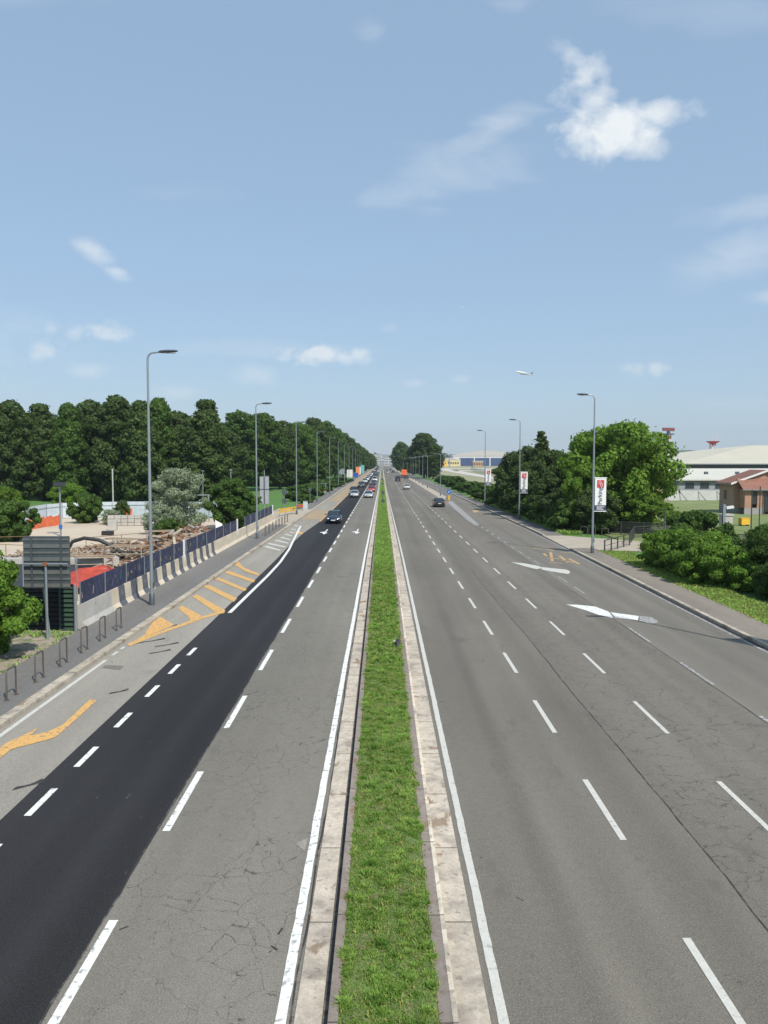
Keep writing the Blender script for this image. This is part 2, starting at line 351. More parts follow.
# road bed
struct('road_left', MB().flat(quad(-4.45, -1.16, NEAR, FAR), 0), M['asph_left'])
struct('road_fresh_asphalt', MB().strip([(-7.8, NEAR), (-7.8, 36), (-7.95, 60), (-8.12, 70), (-8.08, 82), (-7.62, 98), (-7.6, FAR)], [(-4.45, y) for y in (NEAR, 36, 60, 70, 82, 98, FAR)], 0.001), M['asph_new'])
struct('bus_lane', MB().flat(quad(-10.45, -7.0, NEAR, FAR), -.004), M['asph_bus'])
struct('road_right_inner', MB().flat(quad(1.42, 6.05, NEAR, FAR), 0), M['asph_r1'])
struct('road_right_middle', MB().flat(quad(6.05, 10.8, NEAR, FAR), 0), M['asph_r2'])
ys = ysegs(NEAR, FAR, 60)
struct('road_right_outer', MB().strip([(10.8, y) for y in ys], [(kerbR(y), y) for y in ys], 0), M['asph_r3'])
rnd = random.Random(5)
def wob(x, y0, y1, wd, z, step=1.2, amp=.022):
    L = []; R = []; y = y0; o = 0; step = .45
    while y < y1:
        o = o*.8+rnd.uniform(-amp, amp); ww = wd*rnd.uniform(.5, 1.4); L.append((x+o-ww/2, y)); R.append((x+o+ww/2, y)); y += step*(1+y/60)
    return L, R
sm = MB()
for x, a, b, wd in ((6.05, NEAR, 220, .028), (10.78, NEAR, 160, .03), (-4.46, NEAR, 140, .035), (-1.17, NEAR, 90, .03)):
    sm.strip(*wob(x, a, b, wd, .005), .006)
struct('tar_seams', sm, M['seam'])
M['gap'] = Mat('dirty_gap', (.085, .078, .068), .95).vary(3, .45, 5).spots(1.3, .56, .1, (.22, .17, .11), .7).spots(7, .52, .1, (.04, .037, .033), .8).done()  # dark tone paints the kerb's shaded side; brown spots are debris
# central reserve: gutter slabs, kerbs, soil
ym = [NEAR, 20, 40, 60, 90, 120, 160, 220, 400, FAR]
def off(x, y): return x*(1-.22*half(y))
def ribbon(name, x0, x1, z, mat, z0=None):
    mb = MB(); L = [(off(x0, y), y) for y in ym]; R = [(off(x1, y), y) for y in ym]
    if z0 is None: mb.strip(L, R, z)
    else:
        for i in range(len(ym)-1): mb.add([(*L[i], z0), (*R[i], z0), (*R[i+1], z0), (*L[i+1], z0), (*L[i], z), (*R[i], z), (*R[i+1], z), (*L[i+1], z)],
                                          [(4, 5, 6, 7), (0, 4, 7, 3), (1, 2, 6, 5)] + ([(0, 1, 5, 4)] if i == 0 else []))
    return struct(name, mb, mat)
ribbon('reserve_base', -1.45, 1.6, -.006, M['asph_left'])
ribbon('kerb_gap_left', -.80, -.70, -.001, M['gap']); ribbon('gutter_left', -1.15, -.79, .012, M['kerb']); ribbon('kerb_median_left', -.70, -.57, .14, M['kerb_dirt'], -.01)  # first strip: the left kerb's shade painted as a dark sheet
ribbon('gutter_right', .99, 1.42, .012, M['kerb']); ribbon('kerb_median_right', .915, .985, .13, M['kerb_cream'], -.01); ribbon('kerb_dirt_strip', .74, .913, .125, M['kerb_dirt'], 0)
M['soil'] = Mat('median_soil', (.12, .165, .05), .95).vary(3, .3, 4).vary(40, .3).spots(2.5, .55, .06, (.20, .16, .10), .7).done()
ribbon('median_soil', -.57, .77, .115, M['soil'])
# right kerb and pavement
def rk(off0, y): return kerbR(y)+off0
def kstrip(name, o0, o1, z, mat, y0, y1, z0=-.02):
    mb = MB(); yy = [y0]+[y for y in ys if y0 < y < y1]+[y1]
    for a, b in zip(yy, yy[1:]):
        mb.add([(rk(o0, a), a, z0), (rk(o1, a), a, z0), (rk(o1, b), b, z0), (rk(o0, b), b, z0), (rk(o0, a), a, z), (rk(o1, a), a, z), (rk(o1, b), b, z), (rk(o0, b), b, z)],
               [(4, 5, 6, 7), (0, 4, 7, 3), (1, 2, 6, 5)])
    mb.add([(rk(o0, y0), y0, z0), (rk(o1, y0), y0, z0), (rk(o1, y0), y0, z), (rk(o0, y0), y0, z)], [(0, 1, 2, 3)])
    mb.add([(rk(o0, y1), y1, z0), (rk(o1, y1), y1, z0), (rk(o1, y1), y1, z), (rk(o0, y1), y1, z)], [(3, 2, 1, 0)])
    return struct(name, mb, mat)
kstrip('kerb_right_near', .003, .22, .14, M['kerb_l'], NEAR, 66.5); kstrip('kerb_right_far', .003, .22, .14, M['kerb_l'], 79, 900)
kstrip('pavement_right_near', .222, 2.05, .125, M['walk_r'], NEAR, 66.5); kstrip('pavement_right_far', .222, 2.0, .125, M['walk'], 79, 900)
struct('kerb_shadow_gutter_right', MB().strip([(kerbR(y)-.15, y) for y in ys], [(kerbR(y), y) for y in ys], .004), M['kerb_face'])  # dark sheet painting the kerb's shade onto the road edge
M['path'] = Mat('path_gravel', (.38, .33, .26), .95).vary(.7, .15, 4).vary(30, .15).done()
struct('side_path', MB().flat([(15.7, 66.5), (24, 64), (40, 66), (60, 74), (60, 79), (40, 74), (24, 73), (17.9, 79), (15.95, 79)], .02), M['path'])
# left kerb and pavement
struct('kerb_left', MB().box((-10.62, (NEAR+900)/2, .055), (.33, 900-NEAR, .13)), M['kerb_l'])
struct('pavement_left', MB().flat(quad(-12.95, -10.785, NEAR, 92), .11), M['walk'])
struct('pavement_left_far', MB().flat(quad(-12.7, -10.785, 122, 900), .11), M['walk'])
struct('crossing_apron', MB().flat([(-10.785, 92), (-12.95, 92), (-13.8, 100), (-16, 112), (-16, 124), (-12.8, 122), (-10.785, 122)], .10), M['path'])
struct('crossing_ochre', MB().flat(quad(-10.3, -7.75, 102, 121), .004), M['ochre'])
struct('bus_lane_ochre_far', MB().flat(quad(-9.9, -8.0, 150, 900), .004), M['ochre'])
M['sand'] = Mat('site_sand', (.50, .42, .32), .95).vary(.1, .12, 5).vary(2, .1, 4).spots(.25, .58, .12, (.32, .25, .18), .5).done()
struct('site_ground', MB().flat([(-70, 38), (-13.2, 38), (-13.2, 99), (-22, 104), (-95, 112), (-95, 60)], -.03), M['sand'])
M['dirt'] = Mat('dirt_patch', (.30, .25, .19), .95).vary(1, .2, 4).spots(1.2, .5, .1, (.09, .14, .04), .8).done()
struct('dirt_verge_left', MB().flat([(-22, 10), (-12.95, 10), (-12.95, 34.2), (-22, 34.2)], .05), M['dirt'])
M['lawn'] = Mat('lawn', (.075, .17, .028), .95).vary(.15, .12, 4).vary(5, .2, 4).done()
struct('lawn_left', MB().flat([(-150, 112), (-22, 104), (-13.2, 124), (-13.2, 700), (-150, 700)], -.04), M['lawn'])
M['lawn2'] = Mat('lawn_dry', (.16, .20, .065), .95).vary(.15, .2, 4).vary(4, .2, 4).spots(.1, .6, .1, (.3, .26, .15), .8).done()
struct('lawn_right', MB().flat([(22, 48), (120, 48), (150, 160), (24, 160)], -.04), M['lawn2'])
struct('verge_right', MB().strip([(rk(2.0, y), y) for y in ysegs(NEAR, 900, 40)], [(rk(6, y), y) for y in ysegs(NEAR, 900, 40)], -.01), M['lawn'])
M['airfield'] = Mat('airfield_grass', (.27, .26, .15), .95).vary(.01, .2, 4, (1, 3, 1)).vary(.1, .15, 4).done()
struct('airfield', MB().flat([(34, 230), (900, 180), (1500, 2500), (40, 2500)], -.05), M['airfield'])
M['apron'] = Mat('apron_concrete', (.50, .47, .42), .9).vary(.05, .1, 4).done()
struct('airfield_road', MB().flat([(47, 290), (53, 290), (60, 560), (72, 900), (58, 900), (50, 560)], .0), M['apron'])
struct('airfield_taxiway', MB().flat([(60, 640), (400, 560), (400, 600), (60, 700)], .0), M['apron'])
struct('airfield_apron', MB().flat([(70, 900), (260, 800), (300, 900), (80, 1000)], .0), M['apron'])
struct('traffic_island', MB().prism([(11.35, 150), (11.7, 150), (13.3, 166), (13.3, 900), (11.5, 900)], -.02, .12), M['path'])

# ------------------------------------------------------------------ road markings
def rect(mb, x, w_, y0, y1, z=.008): mb.flat(quad(x-w_/2, x+w_/2, y0, y1), z)
def edge(mb, x0, x1, a, b, z=.008):
    q = random.Random(int(x0*100)); yy = [a]; 
    while yy[-1] < b: yy.append(yy[-1]+(.22 if yy[-1] < 60 else 6))
    ln = [0]
    for y in yy: ln.append(ln[-1]*.9+q.uniform(-.0025, .0025))
    mb.strip([(off(x0, y)+q.uniform(-.006, .006)+ln[i], y) for i, y in enumerate(yy)], [(off(x1, y)+q.uniform(-.006, .006)+ln[i], y) for i, y in enumerate(yy)], z)
mb = MB(); edge(mb, -1.40, -1.25, NEAR, 900); struct('edge_line_left', mb, M['white'])
mb = MB(); edge(mb, 1.52, 1.66, NEAR, 900); struct('edge_line_right', mb, M['white_old'])
PER = 6.14
def YP(py): return G(382, py)[1]
mb = MB()   # lane dashes, incoming side
for i in range(-2, 60):
    y1 = 12.34+PER*i; rect(mb, -4.28, .15, y1-3.05, y1)
struct('lane_dashes_left', mb, M['white'])
mb = MB()
for py1, py0 in ((788.5, 816), (747, 767), (713, 727.5), (685.5, 697), (664.6, 674), (648, 655.5)):
    rect(mb, -7.33, .15, G(100, py0)[1], G(100, py1)[1])
for yy in (-10, -6, -2, 2, 6, 10.2, 13.6): rect(mb, -7.33, .15, yy, yy+1.3)
struct('lane_dashes_bus', mb, M['white'])
mb = MB(); pl = [G(229.5, 613), G(250, 593), G(268, 575.5), G(280, 562.5), G(289, 549.5), G(294.6, 538), G(300.7, 526)]
mb.strip([(x-.10, y) for x, y in pl], [(x+.10, y) for x, y in pl], .012); struct('merge_line', mb, M['white'])
mb = MB(); rect(mb, -10.2, .14, NEAR, 29.2, .004); rect(mb, -10.2, .12, 29.9, 30.5, .004); rect(mb, -10.2, .12, 30.9, 31.3, .004); struct('bus_lane_edge_line', mb, M['white_old'])
mb = MB()
for i in range(-2, 62):
    y1 = YP(780)+PER*(i-1); rect(mb, 4.67, .13, y1-2.95, y1)
struct('lane_dashes_right_inner', mb, M['white_old'])
mb = MB()
for i in range(-2, 50):
    y1 = YP(782)+PER*(i-1); rect(mb, 7.70, .12, y1-2.9, y1)
struct('lane_dashes_right_middle', mb, M['white_old'])
mb = MB()
for i in range(-2, 4): rect(mb, 10.88, .12, 22.6+PER*(i-1)-2.9, 22.6+PER*(i-1))
for i in range(0, 20): rect(mb, 11.25, .10, 44+4.2*i, 46.4+4.2*i)
rect(mb, 11.25, .13, 150, 900); struct('lane_dashes_right_outer', mb, M['white_faint'])
mb = MB(); mb.strip([(kerbR(y)-.32, y) for y in ys[:40]], [(kerbR(y)-.2, y) for y in ys[:40]], .008); struct('kerb_line_right', mb, M['white_faint'])
def pxpoly(name, polys, mat, z=.009):
    mb = MB()
    for i, p in enumerate(polys): mb.flat([G(*q) for q in p], z+i*.0009)
    return struct(name, mb, mat)
Z4 = lambda L: [(x/3.84, 600+y/3.84) for x, y in L]
pxpoly('yellow_arrow', [Z4([(345, 383), (372, 386), (300, 452), (215, 527), (165, 543), (85, 562), (40, 575), (8, 603), (-60, 640), (-30, 590), (28, 548), (90, 520), (145, 492), (118, 522), (180, 508), (238, 482)])], M['yellow'])
Z5 = lambda L: [(x/3.84, 540+y/3.84) for x, y in L]; Z6 = lambda L: [(190+x/3.84, 500+y/3.84) for x, y in L]
ch = [Z5([(490, 400), (560, 362), (560, 352), (600, 300), (620, 297), (668, 326), (625, 345)]), Z5([(490, 398), (497, 408), (640, 352), (770, 307), (768, 297), (640, 342)]),
      Z5([(683, 262), (700, 252), (768, 288), (775, 296), (735, 305)]), Z6([(0, 462), (0, 470), (135, 432), (128, 424)]),
      Z6([(8, 370), (28, 364), (136, 424), (128, 436), (104, 436)]), Z6([(50, 332), (72, 326), (181, 378), (168, 392)]), Z6([(94, 303), (110, 298), (219, 343), (208, 351)]),
      Z6([(133, 280), (148, 272), (250, 309), (244, 318)]), Z6([(172, 250), (180, 240), (188, 236), (200, 256), (235, 272), (266, 283), (262, 291), (215, 276)]), Z6([(0, 432), (40, 455), (12, 466), (0, 466)])]
pxpoly('bus_chevrons', ch, M['yellow'], .007)
Z4b = lambda L: [(250+x/7.68, 480+y/7.68) for x, y in L]
pxpoly('white_hatching', [Z4b(p) for p in ([(102, 512), (128, 505), (238, 538), (228, 545)], [(128, 490), (150, 484), (276, 510), (268, 518)], [(186, 466), (205, 460), (296, 482), (290, 489)], [(226, 443), (245, 438), (312, 455), (306, 461)], [(262, 420), (278, 415), (326, 427), (322, 433)], [(300, 402), (312, 397), (345, 405), (340, 410)], [(312, 380), (325, 376), (355, 383), (352, 388)], [(335, 350), (345, 345), (372, 352), (368, 358)])], M['white_old'], .006)
pxpoly('yellow_bar', [Z4b([(345, 395), (372, 392), (412, 408), (400, 416), (360, 412)])], M['yellow'], .006)
Z7 = lambda L: [(380+x/3.84, 500+y/3.84) for x, y in L]; Z8 = lambda L: [(570+x/3.88, 500+y/3.88) for x, y in L]
pxpoly('white_arrow_far', [Z7([(503, 239), (550, 243), (606, 253), (625, 262), (600, 266), (560, 256)]), Z7([(618, 258), (716, 268), (731, 275), (724, 285), (690, 280), (622, 268)])], M['white_old'])
pxpoly('white_arrow_near', [Z8([(-14, 406), (30, 407), (98, 414), (150, 434), (168, 458), (110, 446), (60, 428)]), Z8([(156, 436), (268, 451), (262, 468), (176, 456)])], M['white'])
pxpoly('white_arrow_near_tail', [Z8([(272, 451), (318, 455), (345, 474), (310, 482), (268, 469)])], M['white_faint'])
def lane_arrow(x, y0):
    return [(x-.07, y0+6), (x-.07, y0+3.2), (x-.55, y0+2.6), (x-.55, y0+2.0), (x-.3, y0+2.0), (x, y0), (x+.32, y0+2.0), (x+.07, y0+2.0), (x+.07, y0+6)]
mb = MB(); mb.flat(lane_arrow(-5.9, 80.5), .009); mb.flat(lane_arrow(-2.6, 81), .009); struct('lane_arrows', mb, M['white'])
mb = MB(); rect(mb, -7.62, .16, 98, 700, .007); struct('yellow_edge_line', mb, M['yellow'])
mb = MB(); mb.flat([G(447, 502), G(452, 501), G(479, 524.5), G(476, 526), G(468, 521), (11.3, 60), (11.18, 60)][:5], .005); mb.flat([(11.12, 60), (11.25, 60), (11.3, 95), (11.15, 95)], .008)
struct('painted_nose', mb, M['white_faint'])
mb = MB()   # worn yellow lettering nobody can read any more
for a, b in (((585, 185), (625, 190)), ((640, 190), (668, 195)), ((628, 205), (640, 215)), ((655, 200), (662, 235)), ((690, 200), (735, 203)), ((640, 222), (690, 226)), ((690, 215), (720, 240)), ((650, 240), (700, 243)), ((725, 225), (765, 246)), ((700, 232), (745, 240))):
    p, q = G(380+a[0]/3.84, 500+a[1]/3.84), G(380+b[0]/3.84, 500+b[1]/3.84); d = Vector((q[0]-p[0], q[1]-p[1])); n = Vector((-d.y, d.x)).normalized()*.11
    mb.flat([(p[0]-n.x, p[1]-n.y), (q[0]-n.x, q[1]-n.y), (q[0]+n.x, q[1]+n.y), (p[0]+n.x, p[1]+n.y)], .006)
mb.flat([G(472, 510), G(476, 509.6), G(479, 512), G(474, 512.6)], .006); struct('worn_yellow_marks', mb, M['yellow_old'])
mb = MB(); rr = random.Random(3)   # dark tyre scuffs and patches on the bus lane
for px, py, l in ((152, 641, .9), (160, 652, .7), (167, 645, .8), (119, 692, .5), (172, 626, .4), (112, 663, 0), (28, 786, .5)):
    x, y = G(px, py); mb.flat([(x-l/2, y-.5*l), (x+l/2, y+.4*l), (x+l/2-.1, y+.4*l+.25), (x, y+.1), (x-l/2, y-.5*l+.2)], .003)
struct('tyre_scuffs', mb, M['seam'])
mb = MB(); rr = random.Random(9)
for k in range(34):
    x, y = G(rr.choice([rr.uniform(95, 150), rr.uniform(270, 320), rr.uniform(400, 700)]), rr.uniform(700, 960)); l = rr.uniform(.05, .22); w_ = rr.uniform(.01, .035); a = rr.uniform(.6, 2.4); mb.box((x, y, .0035), (l, w_, .001), rz=a)
struct('road_debris_marks', mb, M['seam'])
struct('light_patch', MB().flat([G(296, 843), G(308, 838), G(305, 851), G(302, 849)], .0045), M['asph_bus'])
struct('repair_patch', MB().flat([G(102, 668), (G(120, 670)), G(124, 666), G(106, 665)], .003), M['asph_left'])

# ------------------------------------------------------------------ foliage
def leaves(name, lobes, n, size, mat, seed=0, shell=.72, up=.25, aspect=1.0, box=None):
    "lobes: (x,y,z,rx,ry,rz); n leaf faces scattered through their outer shells"
    r = np.random.default_rng(seed); L = np.array(lobes, float)
    area = (L[:, 3]*L[:, 4]+L[:, 4]*L[:, 5]+L[:, 3]*L[:, 5]); k = r.choice(len(L), n, p=area/area.sum())
    d = r.normal(size=(n, 3)); d /= np.linalg.norm(d, axis=1)[:, None]
    rad = shell+(1.04-shell)*r.random(n)**.6
    rad = np.where(r.random(n) < .16, rad*(1.0+.32*r.random(n)), rad)
    rad *= 1+.16*np.sin(d[:, 0]*7+k)*np.sin(d[:, 1]*6+k*2)
    P = L[k, :3]+d*L[k, 3:]*rad[:, None]
    # thin out leaves lying deep inside other lobes
    deep = np.zeros(n, bool)
    for j in range(len(L)):
        q = (P-L[j, :3])/L[j, 3:]; deep |= (np.einsum('ij,ij->i', q, q) < .38) & (k != j)
    keep = (~deep) & (P[:, 2] > .02)
    P = P[keep]; d = d[keep]; n = len(P)
    nn = d+r.normal(size=(n, 3))*.58; nn[:, 2] += up; nn /= np.linalg.norm(nn, axis=1)[:, None]
    t = np.cross(nn, r.normal(size=(n, 3))); t /= np.linalg.norm(t, axis=1)[:, None]; b = np.cross(nn, t)
    s = size*(.55+.9*r.random(n))[:, None]; tt = t*s*.5*aspect; bb = b*s*.5
    fold = nn*s*.12
    V = np.stack([P-tt-bb*.35+fold, P-tt*.1-bb+0*fold, P+tt+bb*.2+fold, P+tt*.1+bb], 1).reshape(-1, 3)
    return mkleaf(name, V, n, mat, r)
def mkleaf(name, V, n, mat, r, v=None):
    me = bpy.data.meshes.new(name); me.vertices.add(4*n); me.vertices.foreach_set('co', V.astype(np.float32).ravel())
    me.loops.add(4*n); me.loops.foreach_set('vertex_index', np.arange(4*n, dtype=np.int32)); me.polygons.add(n)
    me.polygons.foreach_set('loop_start', np.arange(0, 4*n, 4, dtype=np.int32)); me.polygons.foreach_set('loop_total', np.full(n, 4, dtype=np.int32))
    at = me.attributes.new('v', 'FLOAT', 'FACE'); at.data.foreach_set('value', (v if v is not None else r.random(n)).astype(np.float32))
    me.materials.append(mat); me.update(); me.validate(); return me
def trunkmesh(name, H, r0, lobes, seed, nl=7):
    rr = random.Random(seed); mb = MB()
    pts = [(0, 0, -.1), (rr.uniform(-.1, .1), rr.uniform(-.1, .1), H*.15), (rr.uniform(-.3, .3), rr.uniform(-.3, .3), H*.45), (rr.uniform(-.4, .4), rr.uniform(-.4, .4), H*.8)]
    mb.tube(pts, [r0*1.25, r0, r0*.65, r0*.15], 9)
    for l in rr.sample(lobes, min(nl, len(lobes))):
        z0 = rr.uniform(.18, .5)*H; z0 = min(z0, l[2]*.8); e = Vector(l[:3]); s = Vector((0, 0, z0)); mid = (s+e)/2+Vector((0, 0, -.08*H*rr.random()))
        mb.tube([s, mid, e], [r0*.4, r0*.25, r0*.06], 6)
    return mb.mesh(name, M['bark'], True)
def crown_lobes(seed, H, R, z0, n, kind='dome'):
    rr = random.Random(seed); L = []
    loose = kind == 'round'
    for i in range(n):
        t = (i+.5)/n; z = z0+(H-z0)*t
        if kind == 'dome': prof = math.sin(math.pi*min(1, .16+.84*t)**1.25)**.6 if t < .97 else .25
        elif kind == 'egg': prof = (1-t)**.55*min(1, .55+1.6*t)*1.02
        elif kind == 'cone': prof = (1-t)**.75*.95+.05
        elif kind == 'round': prof = math.sqrt(max(.05, 1-(2*t-1)**2))
        a = i*2.39996+rr.uniform(-.4, .4); lr = R*(rr.uniform(.13, .29) if kind == 'round' else rr.uniform(.13, .33))*(1 if kind != 'cone' else (.4+.7*(1-t)))
        rad = max(0, R*prof-lr*.8)*(rr.uniform(.6, 1.27) if loose else rr.uniform(.7, 1.18))
        L.append((math.cos(a)*rad, math.sin(a)*rad, max(z, lr*.7) if z+lr*.6 < H else H-lr*.75, lr*rr.uniform(.9, 1.2), lr*rr.uniform(.9, 1.2), lr*rr.uniform(.55, .8)))
    q_ = .36 if loose else .48; L.append((0, 0, z0+(H-z0)*.46, R*q_, R*q_, (H-z0)*q_*.75))
    return L
PROTO = {}
def proto(key, H, R, z0, nl, kind, mat, nleaf, size, seed, r0=None, shell=.72, aspect=1):
    L = crown_lobes(seed, H, R, z0, nl, kind)
    PROTO[key] = (H, R, trunkmesh('trunk', H, r0 or H*.018, L[:-1], seed), leaves('crown', L, nleaf, size, M[mat], seed, shell, aspect=aspect))
for i in range(4): proto(('wood', i), 18, 5.6, 1.0, 70, 'dome', 'leaf_dark', 26000, .42, 10+i)
proto(('wood', 2), 18, 5.0, 1.0, 74, 'egg', 'leaf_dark', 26000, .42, 17)
proto(('wood', 3), 17, 5.4, 1.0, 60, 'egg', 'leaf_mid', 24000, .44, 18)
for i in range(3): proto(('lane', i), 20, 6.2, 2.0, 70, 'dome', 'leaf_dark' if i == 0 else 'leaf_mid', 22000, .46, 30+i)
for i in range(3): proto(('bright', i), 12, 6.4, 1.2, 64, 'round', 'leaf_bright', 30000, .36, 40+i)
for i in range(3): proto(('dark', i), 10, 4.2, 0.6, 50, 'dome', 'leaf_dark', 20000, .30, 50+i)
proto(('conifer', 0), 12, 2.8, 1.0, 40, 'cone', 'leaf_dark', 18000, .28, 60)
for i in range(2): proto(('silver', i), 6.5, 2.7, .4, 48, 'round', 'leaf_silver', 18000, .20, 70+i, aspect=.6)
for i in range(3): proto(('bush', i), 3, 2.0, .1, 34, 'round', 'leaf_mid', 12000, .20, 80+i, r0=.06)
for i in range(3): proto(('hedge', i), 2.6, 1.7, .1, 24, 'dome', 'leaf_hedge', 16000, .12, 90+i, r0=.06)
proto(('nearbush', 0), 4.0, 2.6, .1, 34, 'dome', 'leaf_hedge', 42000, .13, 97, r0=.08)
proto(('darkbush', 0), 3.6, 2.3, .1, 30, 'dome', 'leaf_mid', 34000, .11, 98, r0=.07)
proto(('leafy', 0), 5, 2.4, .1, 44, 'round', 'leaf_mid', 20000, .24, 99, r0=.08)
RT = random.Random(77)
def tree(key, x, y, H, W=None, label='', group=None, name='tree', cat='tree', stem='trunk', z=-.05):
    h, r, tm, cm = PROTO[key]; o = empty(name, (x, y, z), RT.uniform(0, 6.28), label, cat, group)
    sz = H/h; sx = (W/2/r) if W else sz; o.scale = (sx, sx, sz)
    for nm, me in ((stem, tm), ('crown' if cat == 'tree' else 'foliage', cm)):
        c = bpy.data.objects.new(nm, me); COL.objects.link(c); c.parent = o
    return o
ordw = ['first', 'second', 'third', 'fourth', 'fifth', 'sixth', 'seventh', 'eighth', 'ninth', 'tenth', 'eleventh', 'twelfth', 'thirteenth', 'fourteenth', 'fifteenth', 'sixteenth', 'seventeenth', 'eighteenth', 'nineteenth', 'twentieth']
front = [(-20, 404, 148), (12, 401, 150), (42, 402, 153), (70, 406, 148), (92, 401, 155), (118, 394, 150), (142, 403, 146), (160, 399, 152), (178, 410, 158)]
for i, (px, ty, Y) in enumerate(front):
    tree(('wood', i % 4), XA(px, Y), Y, HT(ty+(i % 3)*2-2, Y), 9.4+(i % 3)*.7, '%s tree from the left in the dark wood behind the building site' % ordw[i].capitalize(), 'trees of the dark wood')
for i in range(11):
    px = -30+i*21; Y = 170+RT.uniform(-4, 6); tree(('wood', (i+1) % 4), XA(px, Y), Y, HT(414+RT.uniform(-3, 5), Y), 12, 'dark green tree in the second row of the wood', 'second row of the dark wood')
tree(('wood', 2), XA(207, 138), 138, HT(400, 138), 10.8, 'Tall pointed dark tree standing forward at the right end of the wood', 'trees of the dark wood')
tree(('wood', 0), XA(192, 150), 150, HT(418, 150), 8, 'Lower dark tree pressed against the tall pointed one at the end of the wood', 'trees of the dark wood')
lane = [(240, 412, 200, 13), (262, 413, 205, 12), (228, 430, 185, 9), (280, 421, 215, 12), (296, 423, 235, 11.5), (314, 418, 290, 13), (326, 422, 320, 13), (335, 428, 350, 12), (304, 424, 262, 12), (343, 433, 390, 13), (350, 438, 430, 13), (356, 443, 480, 13), (361, 447, 540, 13), (365, 450, 610, 13), (369, 453, 700, 12), (372, 456, 830, 12)]
for i, (px, ty, Y, W) in enumerate(sorted(lane)):
    tree(('lane', i % 3), XA(px, Y), Y, HT(ty, Y), W, '%s tree from the left in the row running away beside the road' % ordw[i].capitalize(), 'roadside trees on the left')
for i in range(16):
    Y = 240+i*28; tree(('lane', (i+1) % 3), -42-RT.uniform(0, 5), Y, RT.uniform(19, 22), 14, 'tree behind the roadside row on the left', 'trees behind the roadside row')
for i in range(8):
    px = 240+i*10; Y = 245+RT.uniform(-6, 10); tree(('wood', i % 4), XA(px, Y), Y, HT(430+RT.uniform(-4, 8), Y), 13, '%s dark tree from the left closing the far side of the lawn' % ordw[i].capitalize(), 'trees closing the lawn')
S = [(('silver', 0), 178, 80, 468, 5.3, 'Silvery round tree behind the building site hoarding', 'silver_tree'), (('silver', 1), 160, 74, 504, 3.0, 'Low silvery bush left of the silvery tree, over the rubble', 'bush'),
     (('bush', 0), 168, 70, 518, 2.6, 'Small bright green bush at the foot of the silvery tree', 'bush'), (('leafy', 0), 232, 88, 479, 5.0, 'Big leafy green bush overhanging the hoarding', 'bush'),
     (('bright', 2), 2, 92, 486, 4.8, 'Light green tree at the left edge behind the white site fence', 'bush'), (('bush', 2), 8, 74, 500, 4.6, 'Pale green bush at the left edge beside the orange netting', 'bush'),
     (('bright', 1), 68, 118, 483, 4.6, 'Bright green bush behind the solar lamp', 'bush'), (('bush', 0), 85, 96, 492, 3.4, 'Bright bush between solar lamp and grey pole', 'bush'),
     (('dark', 0), 122, 96, 500, 2.0, 'Small pointed dark bush by the white site fence', 'bush'), (('silver', 0), 110, 94, 509, 2.4, 'Small grey-green bush left of the pointed dark bush', 'bush'),
     (('leafy', 0), 90, 98, 497, 2.8, 'Dark low bush at the foot of the white site fence', 'bush')]
for k, px, Y, ty, W, lab, nm in S:
    tree(k, XA(px, Y), Y, HT(ty, Y), W, lab, None, nm, 'tree' if nm == 'silver_tree' else 'bush', 'trunk' if nm == 'silver_tree' else 'stem')
for i, (px, Y, ty, W) in enumerate([(302, 160, 484, 6), (312, 175, 483, 7), (322, 200, 482, 7), (296, 150, 491, 4), (333, 235, 480, 8), (306, 142, 494, 3), (340, 280, 477, 8)]):
    tree(('bush', i % 3), XA(px, Y), Y, HT(ty, Y), W, '%s low shrub from the viewer on the left lawn edge' % ordw[i].capitalize(), 'shrubs on the lawn edge', 'shrub', 'shrub', 'stem')
tree(('nearbush', 0), -15.4, 29.2, 4.1, 4.7, 'Green bush cut by the left edge beside the road sign', None, 'bush', 'bush', 'stem')
tree(('darkbush', 0), -14.9, 26.6, 2.2, 3.0, 'Low part of the green bushes at the left edge of the photo', None, 'bush', 'bush', 'stem')
# right side
tree(('bright', 1), XA(622, 88), 88, HT(423, 88), 11.0, 'Big bright green tree behind the lamp post with the near banner', None, 'tree', 'tree')
tree(('bright', 2), XA(606, 98), 98, HT(430, 98), 9, 'Green tree directly left of the big bright tree', None, 'tree', 'tree')
tree(('bright', 0), XA(636, 84), 84, HT(491, 84), 7.4, 'Bright round bush under the big bright tree', None, 'bush', 'bush', 'stem')
tree(('bright', 2), XA(584, 84), 84, HT(464, 84), 4.4, 'Yellow-green young tree left of the near banner', None, 'tree', 'tree')
tree(('conifer', 0), XA(541, 112), 112, HT(431, 112), 6.5, 'Dark tree with a narrow pointed top between the two nearer banners', None, 'conifer_tree', 'tree')
for i, (px, Y, ty, W, k) in enumerate([(517, 118, 452, 7, 0), (530, 108, 462, 7, 1), (556, 106, 450, 7.5, 2), (572, 98, 456, 7, 0), (590, 92, 462, 6, 1), (510, 126, 462, 6, 2), (550, 98, 478, 6, 1), (570, 88, 486, 6, 2), (596, 82, 488, 5, 0), (528, 116, 446, 6, 2), (584, 108, 446, 7, 1)]):
    tree(('dark', k), XA(px, Y), Y, HT(ty, Y), W, ['Dark rounded tree left of the pointed one', 'Dark low tree in front of the pointed one', 'Dark tree just right of the pointed one', 'Dark tree behind the yellow-green young one', 'Dark tree beside the near lamp post', 'Leftmost dark tree of the clump behind the middle banner', 'Dark undergrowth tree below the pointed one', 'Dark undergrowth tree left of the near banner', 'Dark undergrowth tree behind the near lamp post', 'Dark tree touching the pointed one from behind', 'Dark tree in the gap left of the big bright tree'][i], 'dark trees on the right')
